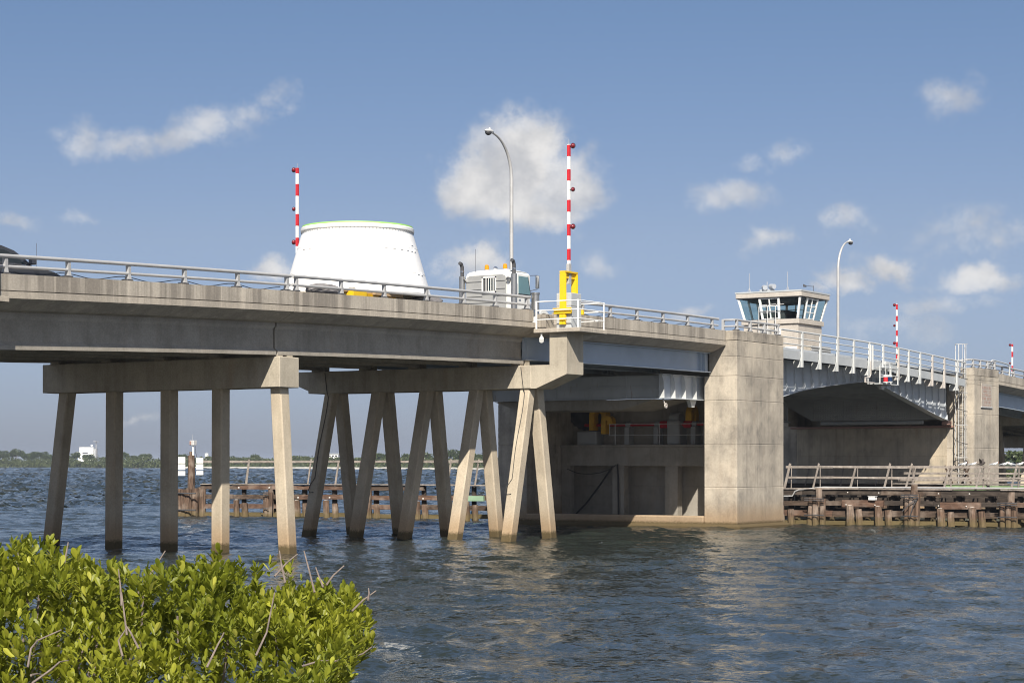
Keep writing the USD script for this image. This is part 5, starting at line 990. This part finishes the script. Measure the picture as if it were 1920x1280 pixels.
def rail_set(label, xf, ys, y0, y1, z0, z1, rails, lean, mat_='timber_grey', group=None, brace=True):
    t = thing('walkway_rail', label, 'handrail', (xf((y0 + y1) / 2), (y0 + y1) / 2, z0))
    for k, y in enumerate(ys):
        t.add('post', plank((xf(y) - .1, y + .10 + lean, z0 - .12), (xf(y) + .02, y - .04, z1 + (.12 if k % 3 < 2 else .0)), .06, .1, k + 3), mat_)
        if brace: t.add('post', plank((xf(y) + .12, y - .06, z0 - .05), (xf(y) + .03, y - .11, z1), .05, .1, k + 43), mat_)
    for z, h in rails:
        y = y0; k = 0
        while y < y1 - .3: L = min(3.9, y1 - y); t.add('rail', plank((xf(y) + .0, y, z), (xf(y + L) + .0, y + L, z - .0), .05, h, int(y * 17) + k + 900), mat_); y += L; k += 1
    return t
def xa(y): return float(np.interp(y, [-19, -12, -.5, 5, 18, 31, 36.5, 40], [44.1, 43.3, 41.75, 41.2, 40.35, 38.9, 36.6, 35.0]))
W1 = [(.06, .27, 'timber_algae', -.02), (.47, .77, ('timber_wale', 'timber_red'), 0), (1.05, 1.28, ('timber_wale', 'timber_dark', 'timber_red'), 0), (1.6, 1.86, ('timber_dark', 'timber_wale'), 0)]
def y_at(px, xf, n=12):
    y = 0.0
    for _ in range(n):
        d = FW + RT * (px - CX) / F; tt = (xf(y) - CAM[0]) / d[0]; y = CAM[1] + tt * d[1]
    return float(y)
Y = lambda px: y_at(px, xa)
f1 = fender('timber_fender', 'weathered brown timber fender wall at the photo right along the channel', xa, -18.5, Y(1470), [Y(p) for p in (1480, 1545, 1612, 1668, 1735, 1790, 1850, 1905)] + [-14.6, -16.6],
            [(Y(1474), 1.02), (Y(1600), 1.05), (Y(1655), 1.02), (Y(1772), .95), (Y(1830), 1.0), (-14.3, 1.0)], [(Y(1538), 1.5, 1.0), (Y(1716), 1.72, .78), (Y(1898), 1.35, .9)], 0, W1, 1.9, 31, None, None)
for a, b, z in ((1582, 1660, 1.16), (1766, 1842, 1.1)): f1.add('front_wale', plank((xa(Y(a)) - .2, Y(a), z), (xa(Y(b)) - .2, Y(b), z), .2, .34, a), 'timber_red')
for px, z in ((1591, 1.1), (1645, 1.09), (1764, 1.08), (1816, 1.07), (1594, 1.74), (1652, 1.72), (1764, 1.7), (1822, 1.7)): f1.add('bolt_cap', ball((xa(Y(px)) - .33, Y(px), z), .04, sub=1), 'guano')
f1.add('pipe_rail', tube([(xa(Y(1472)) - .15, Y(1472), 1.52), (xa(Y(1488)) - .15, Y(1488), 1.53), (xa(Y(1493)) - .15, Y(1493), 1.78), (xa(Y(1500)) - .15, Y(1500), 1.86)] + [(xa(y) - .15, y, 2.0) for y in np.linspace(Y(1545), -18, 12)], .038, 8), 'galvanised', smooth=40)
for m_ in [tube([(xa(Y(1704)) - .9, Y(1704), .8), (xa(Y(1716)) - .85, Y(1716), 1.15), (xa(Y(1732)) - .7, Y(1732), 1.5)], .025, 5), tube([(xa(Y(1718)) - .9, Y(1718), .5), (xa(Y(1724)) - .85, Y(1724), 1.1), (xa(Y(1731)) - .7, Y(1731), 1.5)], .025, 5)]: f1.add('wire_rope', m_, 'dark_steel')
t = thing('light_box', 'small white box with clear lid sitting on the timber fender', 'light box', (xa(Y(1640)) - .3, Y(1640), 1.36)); t.add('box', box(xa(Y(1640)) - .45, xa(Y(1640)) - .15, Y(1647), Y(1634), 1.352, 1.52, .01), 'sign_white'); t.add('lid', box(xa(Y(1640)) - .47, xa(Y(1640)) - .13, Y(1648), Y(1633), 1.521, 1.56, .01), 'galvanised_light')
rail_set('grey wooden handrail of the right hand fender, with birds perched on it', xa, [Y(p) for p in (1480, 1534, 1604, 1668, 1708, 1779, 1840, 1906)] + [-14.2, -16.2], -18.3, Y(1474), 1.95, 3.12, [(3.05, .10), (2.5, .09)], .18)
# far part of the same fender, beyond the bridge
f2 = fender('timber_fender', 'timber fender beyond the slanted piles running out to the day mark', xa, 15.0, Y(376), [Y(p) for p in (452, 512, 566, 622, 700, 790, 884)], [(Y(p), 1.05) for p in (453, 566, 622, 700, 790, 884)], [(Y(511), 1.55, .5), (Y(694), 1.5, .5)], 0,
            [(.06, .3, 'timber_algae', -.02), (.55, .82, ('timber_red', 'timber_wale'), 0), (1.12, 1.38, ('timber_wale', 'timber_red'), 0), (1.68, 1.95, ('timber_wale', 'timber_red'), 0)], 1.98, 57, None, None, double=True, backs=False)
f2.add('green_board', plank((xa(Y(876)) - .25, Y(876), 1.25), (xa(Y(912)) - .25, Y(912), 1.25), .12, .3, 5), 'sign_green')
for px, z in ((455, 1.78), (512, 1.78), (625, 1.22), (800, 1.2), (566, 1.2)): f2.add('bolt_cap', ball((xa(Y(px)) - .36, Y(px), z), .06, sub=1), 'guano')
rail_set('pale thin wooden handrail of the fender beyond the slanted piles', xa, [Y(p) for p in (466, 582, 634, 845, 896)], 15.5, Y(372), 2.0, 3.36, [(3.34, .12)], .05, brace=False)
# the opposite fender, in front of the signed pier
def xb(y): return 64.2
W2 = [(.06, .3, 'timber_algae', 0), (.55, .85, ('timber_wale', 'timber_dark'), 0), (1.1, 1.4, ('timber_dark', 'timber_wale'), 0), (1.6, 1.92, 'timber_dark', 0)]
f3 = fender('timber_fender', 'dark timber fender behind, standing before the signed pier wall', xb, -11.5, 11.5, list(np.arange(-11, 11.5, 2.2)), [(y, 1.0) for y in np.arange(-9.9, 11, 4.4)], [], 0, W2, 1.95, 83, None, None, backs=False)
for y0, y1 in ((-3.2, -.6), (-6.4, -3.4), (-9.4, -6.6)): f3.add('green_board', plank((63.98, y0, 1.72), (63.98, y1, 1.72), .06, .3, int(y0 * 10) + 200), 'green_board')
rail_set('rear handrail seen behind the front one, before the signed pier', xb, list(np.arange(-10.5, 11.5, 2.4)), -11.3, 2.6, 1.95, 2.95, [(2.62, .12), (2.2, .12)], .05, brace=False)
b = thing('barricade', 'pair of crossed wooden braces standing on the rear walkway by the ladder', 'barricade', (64.4, -1, 1.98))
for y in (-.3, -1.5): b.add('leg', plank((64.4, y, 2.0), (64.4, y - .5, 3.1), .05, .1, 5), 'timber_wale'); b.add('leg', plank((64.5, y - .55, 2.0), (64.5, y - .05, 3.1), .05, .1, 6), 'timber_wale')
# day mark at the fender's far end
dm = lambda px: (xa(y_at(px, xa)), y_at(px, xa))
t = thing('dolphin', 'cluster of weathered piles ending the fender at left, tallest pile bearing boards', 'pile cluster', (*dm(360), 0))
for k, (px, dx, top) in enumerate(((341, -.1, 1.7), (349, -.45, 1.62), (357, -.6, 1.66), (365, -.55, 1.7), (373, -.35, 1.75), (380, 0, 1.7), (350, .3, 1.75), (368, .4, 1.8))):
    x, y = dm(px); t.add('pile', log((x + dx - .05, y, -1.7), (x + dx, y, top + (.0)), .24, 300 + k), 'timber_pile')
x, y = dm(361); t.add('tall_pile', log((x - .1, y, -1.7), (x - .1, y, 3.72), .23, 333, 12), 'timber_pile'); t.add('tall_pile', log((x + .25, y + .35, -1.7), (x + .25, y + .35, 3.95), .12, 336), 'timber_pile')
for z in (.45, 1.45): t.add('strap', tube([(x - .75, y + .85, z), (x - .95, y, z), (x - .75, y - .9, z)], .05, 6), 'dark_steel')
s = thing('day_mark', 'white slatted day mark boards on the tallest pile at left', 'sign', (x, y, 3))
xl, yl = dm(335); xr, yr = dm(355)
for z0, z1 in ((3.25, 3.62), (2.86, 3.19), (2.5, 2.77)): s.add('board', hull([(xl - .35 + d, yl + .1, z) for d in (0, .04) for z in (z0, z1)] + [(xr - .4 + d, yr, z) for d in (0, .04) for z in (z0, z1)]), 'sign_white')
xl, yl = dm(368); xr, yr = dm(378)
for z0, z1 in ((3.25, 3.58), (2.86, 3.19), (2.55, 2.78)): s.add('board', hull([(xl + d, yl, z) for d in (0, .04) for z in (z0, z1)] + [(xr + d, yr - .1, z) for d in (0, .04) for z in (z0, z1)]), 'sign_white')
l = thing('beacon_light', 'small lantern on a white stem above the day mark pile', 'navigation light', (x, y, 3.7)); l.add('stem', cyl((x, y - .05, 3.68), (x, y - .05, 4.3), .055, 8), 'sign_white'); l.add('lantern', [box(x - .14, x + .14, y - .22, y + .12, 4.32, 4.62, .02)], 'galvanised_light'); l.add('lens', box(x - .16, x - .141, y - .02, y + .1, 4.36, 4.58), 'faded_red'); l.add('cable', tube([(x, y - .2, 4.3), (x - .05, y - .28, 3.9), (x, y - .34, 3.65)], .015, 5), 'black_cable'); l.add('rod', cyl((x, y, 4.62), (x, y, 4.98), .01, 4), 'galvanised')
# ------------------------------------------------------------------ birds on the rail
def bird(label, y, face, grey, black=False):
    x = xa(y) + .0; z = 3.12; f = face
    def W(p): p = np.asarray(p, float); return np.column_stack([x + p[:, 1], y + f * p[:, 0], z + p[:, 2]])
    t = thing('perched_bird', label, 'bird', (x, y, z))
    bod = trimesh.creation.icosphere(3, 1.0); v = np.array(bod.vertices); s = v[:, 0]
    v2 = np.column_stack([s * .155, v[:, 1] * .062 * (1 - .25 * np.maximum(-s, 0)), v[:, 2] * (.068 + .0 * s) * (1 - .55 * np.maximum(-s, 0)) + .085 + s * .03])
    nk = trimesh.creation.icosphere(2, 1.0).vertices * (.05, .045, .048) + (.155, 0, .165); bridge_ = trimesh.creation.icosphere(2, 1.0).vertices * (.055, .048, .06) + (.115, 0, .125)
    m3 = cat([trimesh.Trimesh(W(v2), bod.faces), trimesh.Trimesh(W(nk), trimesh.creation.icosphere(2).faces), trimesh.Trimesh(W(bridge_), trimesh.creation.icosphere(2).faces)])
    import manifold3d as mf
    mm = mf.Manifold()
    for q in m3.split(only_watertight=False):
        q = q.copy(); q.fix_normals(); mm = mm + mf.Manifold(mf.Mesh(np.asarray(q.vertices, np.float32), np.asarray(q.faces, np.uint32)))
    t.add('body', mm, 'bird_dark' if black else 'bird_white', smooth=True)
    for sd in (-1, 1):
        t.add('wing', hull(W([(.07, sd * .058, .125), (.05, sd * .066, .08), (-.12, sd * .05, .055), (-.27, sd * .02, .05), (-.24, sd * .025, .075), (-.05, sd * .05, .135)])), 'bird_dark' if black else grey)
        t.add('leg', trimesh.Trimesh(W(cyl((.0, sd * .025, -.005), (.0, sd * .025, .045), .007, 5).vertices), cyl((0, 0, 0), (0, 0, 1), .1, 5).faces, process=False), 'bird_dark')
        t.add('eye', ball(W([(.185, sd * .034, .178)])[0], .008, sub=1), 'bird_dark')
    t.add('tail', hull(W([(-.13, .03, .05), (-.13, -.03, .05), (-.29, .025, .035), (-.29, -.025, .035), (-.13, 0, .075)])), 'bird_dark' if black else 'bird_white')
    t.add('beak', hull(W([(.198, .012, .165), (.198, -.012, .165), (.198, 0, .178), (.198, 0, .155), (.258, 0, .152)])), 'beak_orange' if not black else 'bird_dark')
    if not black: t.add('cap', trimesh.Trimesh(W(trimesh.creation.icosphere(2, 1.0).vertices * (.042, .046, .026) + (.145, 0, .193)), trimesh.creation.icosphere(2).faces, process=False), 'bird_dark')
    else:
        for sd in (-1, 1): t.add('raised_wing', hull(W([(.06, sd * .05, .13), (-.08, sd * .05, .12), (-.05, sd * .22, .34), (.02, sd * .26, .36), (.08, sd * .15, .25)])), 'bird_dark')
for px, f, lab in ((1806, -1, 'first white tern from the left on the rail, by the ladder foot'), (1824, -1, 'white tern just left of the dark wing raising bird on the rail'), (1864, -1, 'single white tern right of the dark bird, before the pier corner'),
                   (1883, -1, 'white tern left in the close pair on the rail'), (1896, 1, 'white tern right in the close pair on the rail'), (1912, -1, 'last white tern on the rail before the green tree')):
    bird(lab, Y(px), f, 'bird_grey')
bird('dark bird with raised wings on the rail among the white terns', Y(1840), -1, 'bird_dark', True)

# ------------------------------------------------------------------ mangrove bush in front
rb = np.random.default_rng(21)
def leaf_mesh():
    ts = [0, .28, .6, .86, 1.0]; ws = [.05, .33, .5, .38, .08]; V, Fc = [], []
    for i, (a, w) in enumerate(zip(ts, ws)):
        c = .10 * a * a; V += [(-w * .46, a, c + .12 * w), (0, a, c), (w * .46, a, c + .12 * w)]
    for i in range(4):
        for j in range(2): p = i * 3 + j; Fc += [(p, p + 1, p + 4), (p, p + 4, p + 3)]
    return np.array(V), np.array(Fc)
LV, LF = leaf_mesh()
top_r = np.array([-3.6, -2.9, -2.27, -2.05, -1.85, -1.6, -1.3, -1.0, -.86, -.74, -.66, -.6]); top_z = np.array([2.9, 2.9, 2.88, 2.92, 2.80, 2.80, 2.80, 2.77, 2.72, 2.66, 2.58, 2.40])
def mound(rx, d):
    zt_ = np.interp(rx, top_r, top_z); u = (d - 9.2)
    return zt_ - np.where(u < 0, .30 * u * u + .02 * np.abs(u), .25 * u * u)
shoots = []
def seen_at(rx, d, z): return CX + F * rx / d, HY + F * (3.25 - z) / d
def outline(px): return float(np.interp(px, [-600, 0, 60, 120, 200, 300, 400, 500, 560, 620, 670, 700], [1010, 1022, 1012, 1030, 1058, 1064, 1046, 1052, 1068, 1090, 1118, 1150]))
def right_edge(y): return float(np.interp(y, [1040, 1080, 1110, 1150, 1190, 1230, 1280, 1400], [560, 640, 676, 694, 692, 664, 622, 560]))
def tuft(rx, d, z, n, spread=.075, lift=.06):
    for _ in range(n):
        ox, od = rb.normal(0, spread, 2); zz = z + lift - 5.0 * (ox * ox + od * od) + rb.normal(0, .02)
        px, py = seen_at(rx + ox, d + od, zz + .03)
        if py < outline(px) - 4 or px > right_edge(py): continue
        shoots.append((rx + ox, d + od, zz, rb.uniform(.7, 1.2)))
tufts = []; tries = 0
while len(tufts) < 330 and tries < 6000:   # tufts at the branch ends, with dark gaps between them
    tries += 1; rx, d = rb.uniform(-3.4, -.55), rb.uniform(7.3, 10.1)
    if all((rx - a) ** 2 + (d - b) ** 2 > .115 ** 2 for a, b in tufts):
        tufts.append((rx, d)); lump = (meshkit.noise(np.array([rx * 2.6, d * 2.6, 1.7])) - .6) * .36 + rb.normal(0, .05)
        tuft(rx, d, float(mound(rx, d)) + lump - .08, int(rb.integers(13, 20)))
for _ in range(70):   # right hand face, leaning out towards the water
    a = rb.uniform(0, 1); d = rb.uniform(7.6, 9.4); z = 2.60 - a * .8; px, py = 0, seen_at(0, d, z)[1]; rx = (right_edge(py) - CX) / F * d - abs(rb.normal(0, .07)) - .03
    tuft(rx, d, z - .05, 10, .07, .03)
for _ in range(1500):  # inner growth below the outer tufts
    rx, d = rb.uniform(-3.3, -.7), rb.uniform(7.3, 9.6); z = float(mound(rx, d)) - rb.uniform(.18, .8); px, py = seen_at(rx, d, z)
    if px < right_edge(py) - 30: shoots.append((rx, d, z, rb.uniform(.8, 1.1)))
for px, y in ((100, 1008), (92, 1000), (104, 1022), (22, 1004), (40, 1000), (58, 998), (170, 1040), (205, 1052), (345, 1040), (400, 1028), (410, 1020), (402, 1040), (505, 1040), (545, 1050), (608, 1075), (660, 1095), (690, 1140), (698, 1185)):
    d = 9.2; shoots.append(((px - CX) / F * d, d, 3.25 - (y + 22 - HY) / F * d, 1.0))
leaves = []
for rx, d, z, sc in shoots:
    base = CAM * (1, 1, 0) + RT * rx + FW * d + (0, 0, z - .045); n = int(rb.integers(6, 12)); tilt = rb.normal(0, .30, 2) + ((.25 if rx > -.8 else 0), -.18); a0 = rb.uniform(0, 6.28)
    for k in range(n):
        f = k / n; az = a0 + k * 2.4; el = .35 + .95 * f + rb.normal(0, .15); L = .052 * sc * rb.uniform(.6, 1.25) * (1 - .25 * f)
        t_ = np.array([math.cos(az) * math.cos(el), math.sin(az) * math.cos(el), math.sin(el)]); t_ = t_ + RT * tilt[0] + FW * tilt[1]; t_ /= np.linalg.norm(t_)
        u = np.cross(t_, (0, 0, 1)) + rb.normal(0, .25, 3); u -= t_ * (u @ t_); u /= np.linalg.norm(u); w = np.cross(u, t_)
        o = base + np.array([0, 0, .075 * f * sc])
        leaves.append((o, u * L, t_ * L, w * L))
V = np.array([o + LV[:, :1] * u + LV[:, 1:2] * t_ + LV[:, 2:] * w for o, u, t_, w in leaves])
ctr = V.mean(1); rel = ctr - CAM; dep = rel @ FW; sx = CX + F * (rel @ RT) / dep; sy = HY - F * rel[:, 2] / dep
# the leaves that show largest: nearest one in every small patch of view
inside = (sx > 0) & (sy < 1275); order = np.argsort(dep); seen, pick = set(), []
size = np.linalg.norm(np.cross(V[:, 12] - V[:, 1], V[:, 8] - V[:, 6]), axis=1) / dep ** 2
for i in order:
    key = (int(sx[i] // 21), int(sy[i] // 21))
    if inside[i] and key not in seen: seen.add(key); pick.append(i)
pick = [i for i in sorted(pick, key=lambda i: -size[i])[:300]]
b0 = CAM * (1, 1, 0) + RT * -1.9 + FW * 9.0 + (0, 0, .9)
bush = thing('mangrove_bush', 'bright yellow green mangrove bush in the bottom left foreground', 'bush', b0)
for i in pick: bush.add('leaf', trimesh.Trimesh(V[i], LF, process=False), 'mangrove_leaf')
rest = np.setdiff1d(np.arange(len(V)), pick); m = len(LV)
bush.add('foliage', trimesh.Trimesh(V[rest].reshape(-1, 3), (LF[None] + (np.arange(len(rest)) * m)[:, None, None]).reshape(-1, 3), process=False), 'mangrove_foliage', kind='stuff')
stems = []
for k in range(46):
    rx, d = rb.uniform(-3.3, -.95), rb.uniform(8.0, 9.8); zt_ = float(mound(rx, d)) - .12; root = CAM * (1, 1, 0) + RT * (rx * .8 - .4) + FW * (9.0 + (d - 9) * .4) + (0, 0, .2 if d < 11 else 0)
    top = CAM * (1, 1, 0) + RT * rx + FW * d + (0, 0, zt_); mid = (root + top) / 2 + rb.normal(0, .08, 3); bush.add('stem', tube([root, mid, top], .011, 6, .005), 'twig')
def twig(pts, d, r0=.0048, r1=.0025):
    P = [CAM * (1, 1, 0) + RT * (px - CX) / F * (d + k * .05) + FW * (d + k * .05) + (0, 0, 3.25 - (y - HY) / F * (d + k * .05)) for k, (px, y) in enumerate(pts)]
    bush.add('twig', tube(P, r0, 6, r1), 'twig')
for pts, d in (([(262, 1108), (285, 1072), (310, 1032)], 8.9), ([(120, 1060), (128, 1016)], 9.0), ([(228, 1135), (226, 1100), (222, 1066)], 8.6), ([(238, 1190), (233, 1150), (228, 1110)], 8.4), ([(535, 1092), (528, 1060), (524, 1032)], 8.8), ([(515, 1080), (537, 1055), (558, 1038)], 8.9),
               ([(590, 1110), (580, 1070), (570, 1032)], 8.7), ([(606, 1100), (598, 1080), (592, 1063)], 8.8), ([(612, 1096), (625, 1078), (645, 1060)], 8.8), ([(660, 1145), (680, 1125), (705, 1107)], 8.6), ([(690, 1124), (692, 1112), (691, 1102)], 8.6), ([(620, 1240), (655, 1232), (680, 1225), (697, 1212)], 8.3), ([(560, 1250), (600, 1238), (622, 1237)], 8.2),
               ([(480, 1228), (500, 1185), (515, 1110)], 8.1), ([(388, 1250), (405, 1215), (420, 1185)], 7.9), ([(60, 1280), (95, 1255), (112, 1240), (128, 1237)], 7.7), ([(58, 1265), (70, 1262), (82, 1266)], 7.7), ([(52, 1250), (58, 1215), (70, 1200), (115, 1180)], 7.9), ([(230, 1230), (222, 1200), (235, 1180)], 7.9), ([(260, 1215), (245, 1185), (235, 1170)], 7.9), ([(645, 1200), (655, 1195), (664, 1190)], 8.3), ([(36, 1095), (35, 1060), (34, 1035)], 8.8)):
    twig(pts, d)
